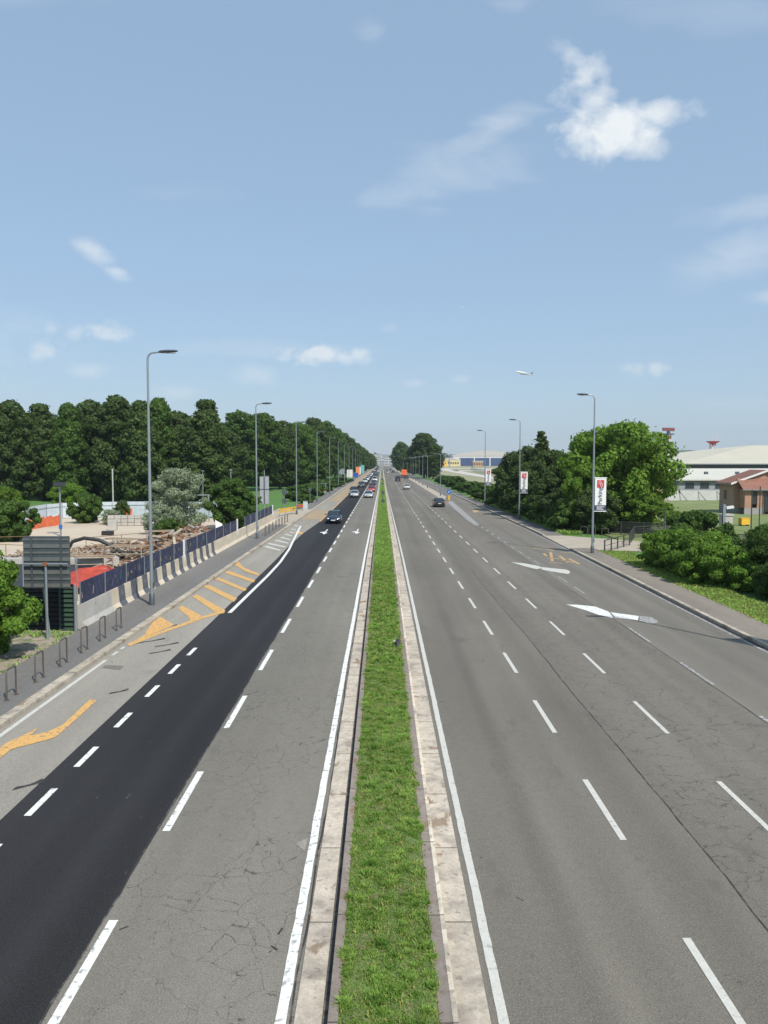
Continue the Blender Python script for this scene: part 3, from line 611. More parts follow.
tree(('lane', 0), XA(424, 365), 365, HT(433, 365), 15.5, 'Largest far tree standing alone right of the road', None, 'tree', 'tree')
tree(('lane', 0), XA(413, 420), 420, HT(446, 420), 11, 'Lower far tree left of the largest lone one', None, 'tree', 'tree')
tree(('lane', 1), XA(401, 560), 560, HT(442, 560), 14, 'Far round tree nearest the vanishing road on the right', None, 'tree', 'tree')
tree(('lane', 0), XA(433, 340), 340, HT(443, 340), 9, 'Low right flank tree of the largest lone far tree', None, 'tree', 'tree')
hd = [(486, 112), (497, 104), (508, 97), (520, 92), (533, 87), (546, 84), (475, 124), (466, 134), (458, 146), (470, 140), (452, 160), (446, 176), (440, 192), (436, 212), (430, 236), (424, 262), (463, 152), (480, 128), (494, 116)]
for i, (px, Y) in enumerate(sorted(hd, key=lambda a: a[1])):
    x = max(XA(px, Y)+1.0, 20.0); tree(('bush', i % 3), x, Y, 2.4+RT.uniform(0, 1.2), 5.2, '%s bush from the viewer in the long row on the right verge' % ordw[i].capitalize(), 'verge bushes', 'verge_bush', 'bush', 'stem')
for i, (x, Y, H, W) in enumerate([(18.6, 76, 2.6, 4.4), (19.8, 82, 2.6, 4)]):
    tree(('hedge', i % 2), x+1.0, Y+17, H, W, ['Rounded pale-topped hedge bush left of the wooden post', 'Rounded hedge bush farther left of the wooden post'][i], None, 'hedge_bush', 'bush', 'stem')
nh = [(20.3, 45.2, 2.5, 3.0), (19.3, 54.5, 2.7, 3.4), (19.6, 51.8, 3.0, 3.6), (19.4, 49.3, 2.9, 3.4), (19.0, 47.0, 2.6, 3.0), (20.8, 50, 3.0, 3.6)]
for i, (x, Y, H, W) in enumerate(nh):
    tree(('hedge', i % 3), x, Y, H, W, ['Nearest right-hand bush of the trimmed bright hedge, against the dark bushes', 'Left end bush of the trimmed bright hedge', 'Second bush from the left in the trimmed bright hedge', 'Third bush from the left in the trimmed bright hedge', 'Right end bush of the trimmed bright hedge', 'Rear bush of the trimmed bright hedge'][i], 'trimmed bright hedge by the pavement', 'hedge_bush', 'bush', 'stem')
rb = [(22.0, 44.5, 3.4, 3.8), (24.4, 48.5, 3.2, 4.0), (21.9, 41.0, 3.1, 3.8), (20.6, 42.4, 1.9, 1.8), (25, 50, 3.4, 5), (24, 42, 3.6, 5)]
for i, (x, Y, H, W) in enumerate(rb):
    tree(('darkbush', 0), x, Y, H, W, ['Dark bush right of the trimmed hedge', 'Dark bush behind the end of the trimmed hedge', 'Dark bush cut by the right edge of the photo', 'Small light spray of leaves before the dark bushes', 'Tall dark bush in front of the brick house lawn', 'Darkest bush at the right edge below the yellow box'][i], 'dark bushes at the right edge', 'bush', 'bush', 'stem')
for i, (px, Y, ty, W) in enumerate([(700, 66, 510, 4.4), (684, 64, 526, 3.4), (722, 60, 529, 3), (664, 66, 530, 2.4)]):
    tree(('bush', i % 3), XA(px, Y), Y, HT(ty, Y), W, ['Round bush on the dry lawn before the white wall', 'Bush behind the trimmed hedge, left of the grey post', 'Bush just left of the grey post with the camera', 'Bush between railing and trimmed hedge'][i], None, 'bush', 'bush', 'stem')
# far-off woods
def farwood(name, x0, x1, y, h, n, mat, seed, label):
    rr = random.Random(seed); L = []
    k = int((x1-x0)/14)
    for i in range(k):
        x = x0+(x1-x0)*i/k; hh = h*rr.uniform(.7, 1.1); L.append((x, y+rr.uniform(-15, 15), hh*.5, 10, 10, hh*.5))
    o = bpy.data.objects.new(name, leaves(name, L, n, 3.2, mat, seed)); COL.objects.link(o); return tag(o, label, 'wood', None, 'stuff')
farwood('distant_wood', 60, 1500, 1900, 26, 30000, M['leaf_dark'], 3, 'dark distant wood along the horizon behind the airfield')
farwood('distant_wood', -900, 30, 1700, 24, 24000, M['leaf_dark'], 4, 'dark distant wood beyond the end of the road')
hb = MB(); hp = [(350, 2600, 14), (900, 2700, 40), (1150, 2700, 52), (1300, 2700, 44), (1700, 2800, 30), (2600, 2800, 45)]
hb.add([(x, y, -1) for x, y, z in hp]+[(x, y+300, z) for x, y, z in hp], [(i, i+1, i+1+len(hp), i+len(hp)) for i in range(len(hp)-1)])
struct('hills', hb, simple('hill_green', (.05, .075, .03), .95, 0, .3, .01))

# ------------------------------------------------------------------ grass in the central reserve and verges
def grass(name, zones, seed, mat, label, zf):
    r = np.random.default_rng(seed); Vs = []; tot = 0; vv = []
    for (xf0, xf1, y0, y1, dens, size) in zones:
        n = int((y1-y0)*abs(xf1(y0)-xf0(y0))*dens); y = y0+(y1-y0)*r.random(n); a = np.array([xf0(t) for t in y]); b = np.array([xf1(t) for t in y]); x = a+(b-a)*r.random(n)
        if dens > 600:   # gather most blades into tufts of their own height and tone
            nt_ = int((y1-y0)*1.35*26); ty = y0+(y1-y0)*r.random(nt_); tx = (-.60+1.4*r.random(nt_)); th = r.gamma(3, .33, nt_); tv = r.random(nt_); tr_ = .03+.06*r.random(nt_)
            k = r.integers(0, nt_, n); use = r.random(n) < .62; rr_ = np.abs(r.normal(size=n))*tr_[k]; aa = r.random(n)*6.283
            x = np.where(use, tx[k]+rr_*np.cos(aa), x); y = np.where(use, ty[k]+rr_*np.sin(aa), y); hs = np.where(use, .5+.75*th[k], .6); tone = np.where(use, tv[k], .35+.3*r.random(n))
            edge_ok = (x > -.60+.04*np.sin(y*3.7)+.03*np.sin(y*11)) & (x < .76+.05*np.sin(y*2.9+1)+.03*np.sin(y*9.1)); x, y, hs, tone = x[edge_ok], y[edge_ok], hs[edge_ok], tone[edge_ok]; n = len(x)
        else: hs = np.ones(n); tone = None
        cl = np.sin(x*9+y*3.1)*np.sin(y*4.7-x*5)+.6*np.sin(x*23+y*17)*np.sin(y*19-x*13)
        bare = (np.sin(y*.55)*np.sin(y*1.31+x*2.2)+.3*np.sin(x*11+y*9)) > 1.0
        keep = ~bare | (r.random(n) < .25)
        x, y, cl, hs = x[keep], y[keep], cl[keep], hs[keep]; tone = None if tone is None else tone[keep]; n = len(x)
        h = size*hs*(1.2+.45*cl+.8*r.random(n)); an = r.random(n)*6.283; wd = size*(.22+.3*r.random(n))
        lean = r.normal(size=(n, 2))*h[:, None]*.55
        base = np.stack([x, y, np.full(n, zf)], 1); t = np.stack([np.cos(an)*wd, np.sin(an)*wd, np.zeros(n)], 1)
        tip = base+np.concatenate([lean, h[:, None]], 1); mid = base*.45+tip*.55; mid[:, 2] += h*.12
        Vs.append(np.stack([base-t*.3, mid-t, tip, mid+t], 1).reshape(-1, 3)); tot += n
        vv.append(np.clip((.5+.28*cl if tone is None else .15+.6*tone+.18*cl)+.35*(r.random(n)-.5), 0, 1))
    me = mkleaf(name, np.concatenate(Vs), tot, mat, r, np.concatenate(vv)); o = bpy.data.objects.new(name, me); COL.objects.link(o)
    return tag(o, label, 'grass', None, 'stuff')
gl = lambda y: off(-.58, y); gr_ = lambda y: off(.79, y)
grass('median_grass', [(gl, gr_, 7, 16, 8200, .021), (gl, gr_, 16, 28, 4200, .026), (gl, gr_, 28, 55, 1000, .045), (gl, gr_, 55, 120, 260, .09), (gl, gr_, 120, 320, 70, .16)], 1, M['grass'], 'green grass growing between the kerbs of the central reserve', .115)
grass('median_dry_grass', [(gl, gr_, 7, 28, 260, .034), (gl, gr_, 28, 60, 100, .05)], 2, M['grass_dry'], 'scattered dry blades in the grass of the central reserve', .115)
v0 = lambda y: kerbR(y)+1.98; v1 = lambda y: kerbR(y)+4.2
grass('verge_grass', [(v0, v1, 28, 64, 260, .11), (v0, v1, 80, 170, 60, .2)], 3, M['grass'], 'grass verge between right pavement and hedges', 0)
grass('verge_dry_grass', [(v0, v1, 28, 64, 260, .10), (v0, v1, 80, 140, 40, .16)], 4, M['grass_dry'], 'dry yellowish blades in the right verge', 0)
grass('weeds', [(lambda y: -13.3, lambda y: -12.9, 24, 33.5, 25, .08), (lambda y: -16, lambda y: -13.2, 32.6, 33.6, 50, .10), (lambda y: -17, lambda y: -14.2, 24, 30, 40, .14)], 6, M['grass'], 'weeds at the edge of the left pavement by the road sign', .05)

# ------------------------------------------------------------------ street lamps
def lettering(name, text, size, mat, parent, loc, rot, extr=.004, align='CENTER'):
    cu = bpy.data.curves.new(name, 'FONT'); cu.body = text; cu.size = size; cu.extrude = extr; cu.align_x = align; cu.align_y = 'CENTER'; cu.resolution_u = 2
    t = bpy.data.objects.new('tmp', cu); COL.objects.link(t); bpy.context.view_layer.update()
    me = bpy.data.meshes.new_from_object(t.evaluated_get(bpy.context.evaluated_depsgraph_get())); bpy.data.objects.remove(t); bpy.data.curves.remove(cu)
    me.materials.clear(); me.materials.append(mat); o = bpy.data.objects.new(name, me); COL.objects.link(o); o.parent = parent; o.location = loc; o.rotation_euler = rot
    return o
def lamp_parts(H=12.6, arm=1.25, side=1, double=False, r=.095):
    "pole, arm(s) and luminaire(s), the arm reaching towards side (+1 right, -1 left)"
    P = []
    p = MB(); p.tube([(0, 0, 0), (0, 0, H*.45), (0, 0, H-.55)], [r, r*.82, r*.55], 12)
    P.append(('pole', p.mesh('pole', M['galv'], True)))
    b = MB(); b.tube([(0, 0, 0), (0, 0, .55), (0, 0, .6)], [r*1.5, r*1.45, r*1.0], 12); b.box((r*1.2, 0, 1.0), (.05, .12, .32))
    P.append(('base_collar', b.mesh('base_collar', M['galv_d'], True)))
    for s in ((1, -1) if double else (side,)):
        a = MB(); pts = [(0, 0, H-.56), (0, 0, H-.32), (s*.06, 0, H-.14), (s*.2, 0, H-.03), (s*.45, 0, H), (s*arm*.62, 0, H+.02)]
        a.tube(pts, [r*.55, r*.52, r*.5, r*.45, r*.42, r*.4], 10); P.append(('arm', a.mesh('arm', M['galv'], True)))
        h = MB(); x0, x1 = s*arm*.45, s*(arm+.25)
        rg = []
        for t, wy, hz in ((0, .06, .05), (.15, .13, .075), (.5, .18, .085), (.85, .16, .06), (1, .07, .03)):
            x = x0+(x1-x0)*t; z = H+.03+.04*t; rg.append([(x, wy*math.cos(q), z+hz*math.sin(q)) for q in [2*math.pi*k/10 for k in range(10)]])
        h.loft(rg); P.append(('luminaire', h.mesh('luminaire', M['lamp_head'], True)))
        P.append(('lens', MB().box((x0*.4+x1*.6, 0, H-.035), (abs(x1-x0)*.55, .2, .02)).mesh('lens', M['lens'])))
    return P
def lamp(P, loc, label, group):
    o = empty('street_lamp', loc, 0, label, 'street lamp', group); lum = None
    for nm, me in P:
        c = bpy.data.objects.new(nm, me); COL.objects.link(c); c.parent = lum if nm == 'lens' else o
        if nm == 'luminaire': lum = c
    return o
LP = lamp_parts(12.6, 1.25, 1); RP = lamp_parts(12.4, 1.15, -1)
for i in range(13):
    lamp(LP, (-11.75 if i else -11.6, 40+35*i, .11), '%s street lamp from the viewer on the left pavement' % ordw[i].capitalize(), 'street lamps on the left pavement')
M['banner'] = Mat('banner_white', (.74, .74, .73), .6).vary(3, .04).done()
def banner(par, side=1):
    fr = MB(); fr.tube([(0, 0, 5.95), (1.05, 0, 5.95)], .025, 6); fr.tube([(0, 0, 3.3), (1.05, 0, 3.3)], .025, 6); fr.build('banner_bracket', M['galv'], par)
    b = MB(); n = 6
    vs = [(.13+.88*i/n, -.02+.012*math.sin(i*1.1), z) for z in (3.34, 5.91) for i in range(n+1)]+[(.13+.88*i/n, .02+.012*math.sin(i*1.1), z) for z in (3.34, 5.91) for i in range(n+1)]
    k = n+1; fs = [(i, i+1, k+i+1, k+i) for i in range(n)]+[(2*k+i+1, 2*k+i, 3*k+i, 3*k+i+1) for i in range(n)]+[(0, k, 3*k, 2*k), (k-1, 3*k-1, 4*k-1, 2*k-1)]+[(k+i, k+i+1, 3*k+i+1, 3*k+i) for i in range(n)]+[(i+1, i, 2*k+i, 2*k+i+1) for i in range(n)]
    b.add(vs, fs); bo = b.build('banner', M['banner'], par)
    l = MB(); l.box((.57, -.037, 5.48), (.54, .006, .58)); l.build('logo_square', M['redsign'], bo)
    q = MB()
    for cx, cz in ((.50, 5.58), (.64, 5.38)):
        q.tube([(cx+.085*math.cos(a), -.044, cz+.12*math.sin(a)+.04*math.cos(a)) for a in [k*math.pi/5 for k in range(11)]], .022, 5, cap=False)
    q.build('logo_rings', M['whitep'], bo)
    lettering('lettering', 'Parking', .46, M['navy'], bo, (.55, -.040, 4.52), (math.pi/2, -math.pi/2, 0))
    MB().box((.57, -.037, 3.58), (.86, .006, .42)).build('dark_band', M['navy'], bo)
    t = MB(); t.box((.57, -.043, 3.66), (.62, .004, .05)); t.box((.50, -.043, 3.56), (.46, .004, .05)); t.box((.55, -.043, 3.46), (.56, .004, .04)); t.build('band_print', M['whitep'], bo)
for i, (x, Y) in enumerate([(16.75, 28.2), (16.6, 62.8), (17.2, 100), (17.25, 134)]):
    o = lamp(RP, (x, Y, .12), ['Street lamp with a banner just outside the right edge, its shadow on the road', 'Nearest visible right-hand street lamp, with the largest white banner', 'Middle street lamp with a white banner on the right', 'Farthest right-hand street lamp carrying a white banner'][i], 'street lamps with banners')
    banner(o)
IP = lamp_parts(8.9, 1.3, -1, True, .08)
for i, Y in enumerate([171, 220, 246, 270, 296, 322, 346, 370, 396, 430, 470]):
    lamp(IP, (12.5, Y, .12), '%s lamp from the viewer in the row on the traffic island' % ordw[i].capitalize(), 'lamps on the traffic island')

# ------------------------------------------------------------------ left pavement furniture
def rack(loc, label, group, rz=0):
    o = empty('bike_rack', loc, rz, label, 'bike rack', group)
    m = MB(); L = .62; H = .92; r = .1
    m.tube([(0, -L/2, 0), (0, -L/2, H-r), (0, -L/2+r*.3, H-r*.3), (0, -L/2+r, H), (0, L/2-r, H), (0, L/2-r*.3, H-r*.3), (0, L/2, H-r), (0, L/2, 0)], .028, 8)
    m.build('hoop', M['steel'], o, True)
    for s in (-1, 1): MB().tube([(0, s*L/2, 0), (0, s*L/2, .018)], .075, 10).build('foot_plate', M['steel'], o)
    return o
for i in range(8): rack((-11.33, 20.1+2.0*i, .11), '%s bike rack from the viewer in the near row on the left kerb' % ordw[i].capitalize(), 'near bike racks')
for i in range(8): rack((-11.4, 78+2.6*i, .11), '%s bike rack from the viewer in the far row before the crossing' % ordw[i].capitalize(), 'far bike racks')
# jersey barriers with painted bands
def jprof(y0, y1, g=0.0, top=1.08):
    pr = [(-.30-g, 0), (-.30-g, .08), (-.14-g, .34), (-.08-g, top+g), (.08+g, top+g), (.14+g, .34), (.30+g, .08), (.30+g, 0)]
    return [[(a, y0, z) for a, z in pr], [(a, y1, z) for a, z in pr]]
bx = -13.22
for i in range(16):
    y = 34.6+3.95*i; plain = i == 0 or y > 62
    o = empty('jersey_barrier', (bx, y, .0), 0, ('Plain grey end block of the concrete barrier beside the green slats' if i == 0 else '%s block of the concrete barrier from the viewer, %s' % (ordw[i].capitalize(), 'plain cream concrete' if plain else 'with cream and dark painted bands')), 'concrete barrier', 'concrete barrier blocks on the left pavement')
    MB().loft(jprof(0, 3.93)).build('block', M['concrete'] if i == 0 else M['concrete_warm'], o)
    if not plain:
        for k in range(2): MB().loft(jprof(1.0+k*1.97, 1.95+k*1.97, .003)).build('dark_band', M['concrete_grey'], o)
M['p_navy'] = Mat('hoarding_print', (.020, .026, .062), .55).vary(.8, .3, 4).spots(2.2, .55, .04, (.06, .065, .15), .6, dist=1.5).spots(5, .62, .03, (.16, .17, .30), .6, off=4, dist=2).done()
M['p_y'] = simple('print_yellow', (.55, .42, .16), .6); M['p_p'] = simple('print_pink', (.50, .26, .26), .6); M['p_t'] = simple('print_teal', (.07, .2, .26), .6); M['p_l'] = simple('print_lilac', (.13, .13, .26), .6)
rh = random.Random(12)
def hoarding(y0, y1, label):
    o = empty('hoarding', (bx, y0, 0), 0, label, 'hoarding', 'printed hoardings on the barrier')
    n = int((y1-y0)/3); st = (y1-y0)/n
    for i in range(n):
        p = MB(); a = i*st+.04; b = (i+1)*st-.04; p.box((.0, (a+b)/2, 1.57), (.03, b-a, .96))
        yy = a+.25
        while yy < b-.3:
            k = rh.choice([1, 1, 1, 2, 3, 4, 4]); z = 1.2+rh.random()*.4; h = rh.uniform(.12, .42); sl_ = rh.uniform(-.25, .25); ww = rh.uniform(.02, .055)
            p.add([(.0185, yy-ww, z), (.0185, yy+ww, z), (.0185, yy+ww+sl_, z+h), (.0185, yy-ww+sl_, z+h)], [(0, 1, 2, 3)], k); yy += rh.uniform(.35, 1.3)
        p.build('printed_panel', [M['p_navy'], M['p_y'], M['p_p'], M['p_t'], M['p_l']], o)
        MB().box((.035, i*st, 1.5), (.04, .05, 1.15)).build('post', M['galv'], o)
    for yp in ([18.3, y1-y0] if y1-y0 > 30 else [y1-y0]): MB().box((.05, yp, 1.05), (.12, .2, 2.15)).build('white_post', M['whitep'], o)
    return o
hoarding(34.7, 72.6, 'Long dark blue printed hoarding above the near concrete barrier'); hoarding(76.8, 96.2, 'Short dark blue printed hoarding at the far end of the concrete barrier')
M['green_slat'] = simple('green_slats', (.016, .045, .024), .5); M['black_slat'] = simple('black_slats', (.012, .014, .014), .7)  # black slat colour paints in the shade that hides the slats; also the backing
def slats(x0, x1, y, mat, label, nm='slatted_panel'):
    o = empty(nm, ((x0+x1)/2, y, 0), 0, label, 'site panel', None); W = x1-x0; m = MB()
    for i in range(9): m.box((0, .0, .13+i*.205), (W-.06, .04, .16), rx=-.5)
    m.build('slats', mat, o); MB().box((0, .06, .95), (W-.06, .02, 1.86)).build('backing', M['black_slat'], o)
    f = MB(); f.box((-W/2+.03, 0, .96), (.05, .09, 1.92)); f.box((W/2-.03, 0, .96), (.05, .09, 1.92)); f.box((0, 0, 1.9), (W, .1, .05)); f.build('frame', M['galv_d'], o)
    return o
slats(-13.86, -13.2, 34.1, M['green_slat'], 'Dark green slatted panel closing the site beside the barrier end')
slats(-15.6, -13.9, 34.3, M['black_slat'], 'Black slatted panel in shade under the large road sign')
slats(-17.6, -15.64, 34.5, M['black_slat'], 'Black slatted panel beside the left bush')
MB().tube([(-13.12, 33.95, 0), (-13.12, 33.95, 2.05)], .07, 12).build('steel_post', M['galv'], None, True, 'Pale steel post between green slats and the concrete barrier', cat='post')
# large road sign seen from behind
o = empty('road_sign', (-13.72, 32.6, .05), 0, 'Large grey road sign seen from behind on the left pavement', 'road sign')
m = MB(); m.box((0, 0, 3.15), (1.9, .03, 2.15)); m.build('sign_board', M['galv_d'], o)
m = MB()
for i in range(8): m.box((0, -.03, 2.2+i*.27), (1.88, .03, .07 if i % 2 else .15))
m.build('stiffening_ribs', simple('aluminium_dull', (.15, .16, .15), .6, .3), o)
for s in (-.6, .6): MB().box((s, -.06, 3.15), (.07, .04, 2.1)).build('channel', M['galv_d'], o)
MB().tube([(0, -.14, -.05), (0, -.14, 3.1)], .055, 12).build('post', M['galv'], o, True)
MB().tube([(-.9, -.16, 3.1), (.9, -.16, 3.1)], .035, 8).build('crossbar', M['galv'], o, True)
MB().box((0, -.15, 3.1), (.16, .16, .14)).build('clamp', simple('rusty_clamp', (.22, .09, .04), .8), o)
MB().tube([(-.35, .3, 2.6), (-.08, .3, -.05)], .045, 10).build('strut', M['galv'], o, True)
# twin panel sign, round signs, cabinet, kiosk
o = empty('panel_sign', (-14.7, 100, 0), 0, 'Tall narrow grey panel sign seen from behind above the far hoarding', 'sign')
for s in (-.29, .29): MB().box((s, 0, 3.8), (.54, .06, 3.4)).build('panel', M['whitep'] if 0 else simple('panel_back', (.34, .36, .38), .6, .2), o)
m = MB(); m.box((0, -.06, 3.8), (.12, .06, 3.4)); m.box((0, -.06, 3.9), (1.1, .05, .06)); m.build('rail', M['galv_d'], o)
MB().tube([(0, .02, 0), (0, .02, 6.3)], .06, 10).build('post', M['galv'], o, True)
o = empty('traffic_sign', (-14.3, 117, 0), 0, 'Two round traffic signs stacked on one post, backs turned, before the lawn', 'traffic sign')
MB().tube([(0, .05, 0), (0, .05, 3.6)], .04, 8).build('post', M['galv'], o, True)
for z in (2.9, 1.55): MB().tube([(0, -.02, z), (0, .02, z)], .38, 20).build('sign_disc', M['galv_d'], o)
o = empty('utility_cabinet', (-11.4, 119, .1), 0, 'Pale grey utility cabinet standing at the crossing', 'utility cabinet')
MB().box((0, 0, .08), (.72, .5, .16)).build('plinth', M['concrete'], o); MB().box((0, 0, .76), (.66, .44, 1.2)).build('body', simple('cabinet_grey', (.5, .54, .54), .5), o)
MB().box((0, -.235, .76), (.58, .02, 1.08)).build('door', simple('cabinet_door', (.46, .50, .50), .5), o); MB().box((0, 0, 1.39), (.74, .52, .06)).build('lid', M['galv'], o)
o = empty('warning_barrier', (-13.5, 106, .1), math.radians(-14), 'Yellow rail barrier beside the pale crossing pavement', 'barrier')
for z in (.55, .9): MB().box((0, 3, z), (.08, 7, .22)).build('rail', M['yellowp'], o)
for y in (-.3, 2, 4.2, 6.3): MB().tube([(0, y, 0), (0, y, 1.0)], .035, 6).build('post', M['galv'], o)
o = empty('planter', (-12.6, 126, .1), 0, 'Low red planter box behind the utility cabinet', 'planter')
MB().box((0, 0, .3), (1.3, .6, .5)).build('box', simple('terracotta_red', (.45, .10, .04), .7), o); MB().box((0, 0, .56), (1.15, .48, .04)).build('soil', M['soil'], o)
o = empty('thin_post', (-11.8, 131, .1), 0, 'Thin pole with a small plate behind the utility cabinet', 'post')
MB().tube([(0, 0, 0), (0, 0, 3.0)], .04, 8).build('pole', M['galv'], o, True); MB().box((0, -.05, 2.7), (.5, .02, .5)).build('plate', M['galv_d'], o)
def adpanel(x, y, w_, z0, z1, col, label, legs=True, nm='advert_panel'):
    o = empty(nm, (x, y, 0), 0, label, 'advert panel'); mt = simple('advert_print', col, .5)
    f = MB(); f.box((0, 0, (z0+z1)/2), (w_, .16, z1-z0)); f.build('frame', M['galv'], o); MB().box((0, -.085, (z0+z1)/2), (w_-.12, .01, z1-z0-.12)).build('poster', mt, o)
    for s in (-1, 1): MB().tube([(s*w_*.4, .02, 0), (s*w_*.4, .02, z0+.02)], .05, 6).build('leg', M['galv'], o)
    return o
o = adpanel(-13.2, 180, 1.3, .4, 2.5, (.35, .55, .70), 'Light blue advert panel beside the left pavement'); MB().box((0, -.095, .95), (1.1, .008, .7)).build('poster_patch', simple('advert_red', (.55, .12, .14), .5), o); MB().box((0, -.095, 2.2), (1.1, .008, .45)).build('poster_patch', M['black'], o)
for i, (x, y, w_, z0, z1, col, lab) in enumerate([(-13.2, 330, 2.6, .9, 4.2, (.7, .7, .68), 'White flag-like panel, nearest of the far adverts'), (-12.2, 345, 4.0, .7, 2.7, (.03, .08, .35), 'Dark blue advert board of the far row'), (-11.6, 385, 1.8, 1.0, 5.0, (.75, .25, .08), 'Orange tall panel of the far row'),
        (-12.2, 420, 2.2, .8, 4.8, (.72, .72, .7), 'White tall panel right of the orange one'), (-11.5, 470, 2.2, .8, 5.5, (.15, .42, .42), 'Teal tall panel of the far row'), (-12.2, 540, 3.0, .6, 5.5, (.7, .68, .6), 'Cream panel near the end of the far row'), (-12.2, 640, 3, .6, 6, (.6, .5, .45), 'Pinkish panel, last of the far row')]):
    adpanel(x, y, w_, z0, z1, col, lab)
o = adpanel(-16.5, 330, 2.4, 2.2, 4.6, (.25, .28, .3), 'Grey square board on legs among the far left lamps')

# ------------------------------------------------------------------ building site
def plank_heap(name, spots_, n, seed, mats, label, L=(.6, 2.4)):
    rr = random.Random(seed); m = MB()
    for i in range(n):
        cx, cy, rx, ry, h = rr.choice(spots_); a = rr.random()*6.283; q = math.sqrt(rr.random()); x = cx+math.cos(a)*q*rx; y = cy+math.sin(a)*q*ry; z = h*(1-q*q)*rr.uniform(.7, 1.1)+.05
        l = rr.uniform(*L); m.box((x, y, z), (l, rr.uniform(.06, .22), rr.uniform(.03, .12)), rz=rr.random()*3.14, ry=rr.uniform(-.5, .5), mi=rr.randrange(len(mats)))
    o = m.build(name, mats, None); return tag(o, label, 'rubble', None, 'stuff')
wood = [simple('old_wood', (.27, .19, .12), .9), simple('rusty_wood', (.22, .12, .07), .9), simple('pale_wood', (.40, .34, .25), .9), simple('rubble_grey', (.34, .32, .29), .9), simple('dark_scrap', (.08, .07, .06), .9), simple('brick_scrap', (.30, .14, .08), .9)]
def mound(name, cx, cy, rx, ry, h, mat, label, seed):
    rr = random.Random(seed); m = MB(); n = 26; g = []
    for i in range(n+1):
        for j in range(n+1):
            u = i/n*2-1; v = j/n*2-1; q = min(1, math.sqrt(u*u+v*v)); z = h*(1-q*q)*(1+.25*math.sin(u*7+seed)*math.cos(v*6))+rr.uniform(-.05, .05)*h; g.append((cx+u*rx, cy+v*ry, z-.06))
    m.add(g, [(i*(n+1)+j, (i+1)*(n+1)+j, (i+1)*(n+1)+j+1, i*(n+1)+j+1) for i in range(n) for j in range(n)]); return tag(m.build(name, mat, None, True), label, 'rubble', None, 'stuff')
M['rubble'] = Mat('rubble_earth', (.28, .20, .13), .95).vary(1.2, .3, 5).spots(2, .55, .1, (.42, .34, .25), .7).bump(6, .08, .8).done()
mound('rubble_mound', -16.4, 63, 2.6, 12, 1.5, M['rubble'], 'long heap of brown rubble behind the hoarding', 3)
plank_heap('wood_debris', [(-16.4, 60, 2.4, 9, 1.7), (-16.6, 70, 2.4, 6, 1.6), (-19, 55, 2.4, 5, .8), (-16, 50, 1.6, 4, .8)], 1600, 4, wood, 'tangle of broken planks and rusty scrap on the rubble', (.25, 1.5))
plank_heap('scrap_debris', [(-21, 55, 4, 4, .5), (-25, 60, 4, 4, .3), (-22, 66, 3, 4, .5)], 700, 8, [wood[2], wood[3], wood[1], wood[0]], 'loose timber and pale scrap scattered on the site sand', (.25, 1.5))
o = empty('white_sheet', (-16.2, 80, 0), .3, 'White triangular board leaning on the rubble near the silvery tree', 'board'); MB().add([(-.4, 0, .0), (.4, .0, .0), (.2, .3, 1.1), (-.5, .3, 1.5), (-.4, .05, 0), (.4, .05, .0), (.2, .35, 1.1), (-.5, .35, 1.5)], [(0, 1, 2, 3), (7, 6, 5, 4), (0, 4, 5, 1), (1, 5, 6, 2), (2, 6, 7, 3), (3, 7, 4, 0)]).build('sheet', M['whitep'], o)
rs = random.Random(21)
def scaffold(x, y, w_, d, h, rz, label):
    o = empty('scaffold_frame', (x, y, -.03), rz, label, 'scaffold', 'scaffold frames on the site')
    for sx in (-1, 1):
        for sy in (-1, 1): MB().tube([(sx*w_/2, sy*d/2, 0), (sx*w_/2, sy*d/2, h)], .035, 6).build('upright', M['galv'] if rs.random() < .5 else wood[2], o)
    m = MB()
    for z in (h*.35, h*.7, h-.05):
        for s in (-1, 1): m.tube([(-w_/2, s*d/2, z), (w_/2, s*d/2, z)], .03, 6); m.tube([(s*w_/2, -d/2, z), (s*w_/2, d/2, z)], .03, 6)
    m.build('ledgers', wood[2], o); b = MB()
    for s in (-1, 1): b.tube([(-w_/2, s*d/2, .1), (w_/2, s*d/2, h-.1)], .025, 6)
    b.build('braces', wood[1], o); MB().box((0, 0, h-.01), (w_, d*.6, .04)).build('deck', wood[0], o); return o
for i, a in enumerate([(-17.8, 49.5, 2.2, 1.2, 1.5, .2, 'Scaffold frame nearest the hoarding behind the red netting'), (-17.2, 54, 2.4, 1.4, 1.7, -.1, 'Scaffold frame against the rubble heap'), (-20.6, 53, 2.6, 1.3, 1.2, .4, 'Low scaffold frame among loose timber'),
                       (-19.6, 60, 2.4, 1.2, 1.6, -.3, 'Scaffold frame in the middle of the scrap'), (-23.5, 57, 2.8, 1.5, 1.0, .1, 'Low scaffold frame under the black hose'), (-18.6, 67, 2.2, 1.2, 1.6, .3, 'Farthest scaffold frame below the silvery tree')]): scaffold(*a)
def railing(p, q, h, label, n=3):
    o = empty('site_railing', (p[0], p[1], -.03), 0, label, 'railing', 'thin rusty railings on the site'); d = Vector((q[0]-p[0], q[1]-p[1], 0))
    for i in range(n+1): MB().tube([d*i/n, d*i/n+Vector((0, 0, h))], .03, 6).build('post', wood[1], o)
    MB().tube([Vector((0, 0, h)), d+Vector((0, 0, h))], .025, 6).build('rail', wood[1], o)
railing((-26, 62), (-20, 70), 1.2, 'Thin rusty railing beside the black hose'); railing((-22.5, 50.5), (-17.5, 50.3), 1.9, 'Thin rusty railing on the concrete edge beam'); railing((-30, 60), (-24, 58), 1.2, 'Thin rusty railing behind the road sign'); railing((-35, 64), (-29.5, 66), 1.2, 'Thin rusty railing at the left of the site sand', 2)
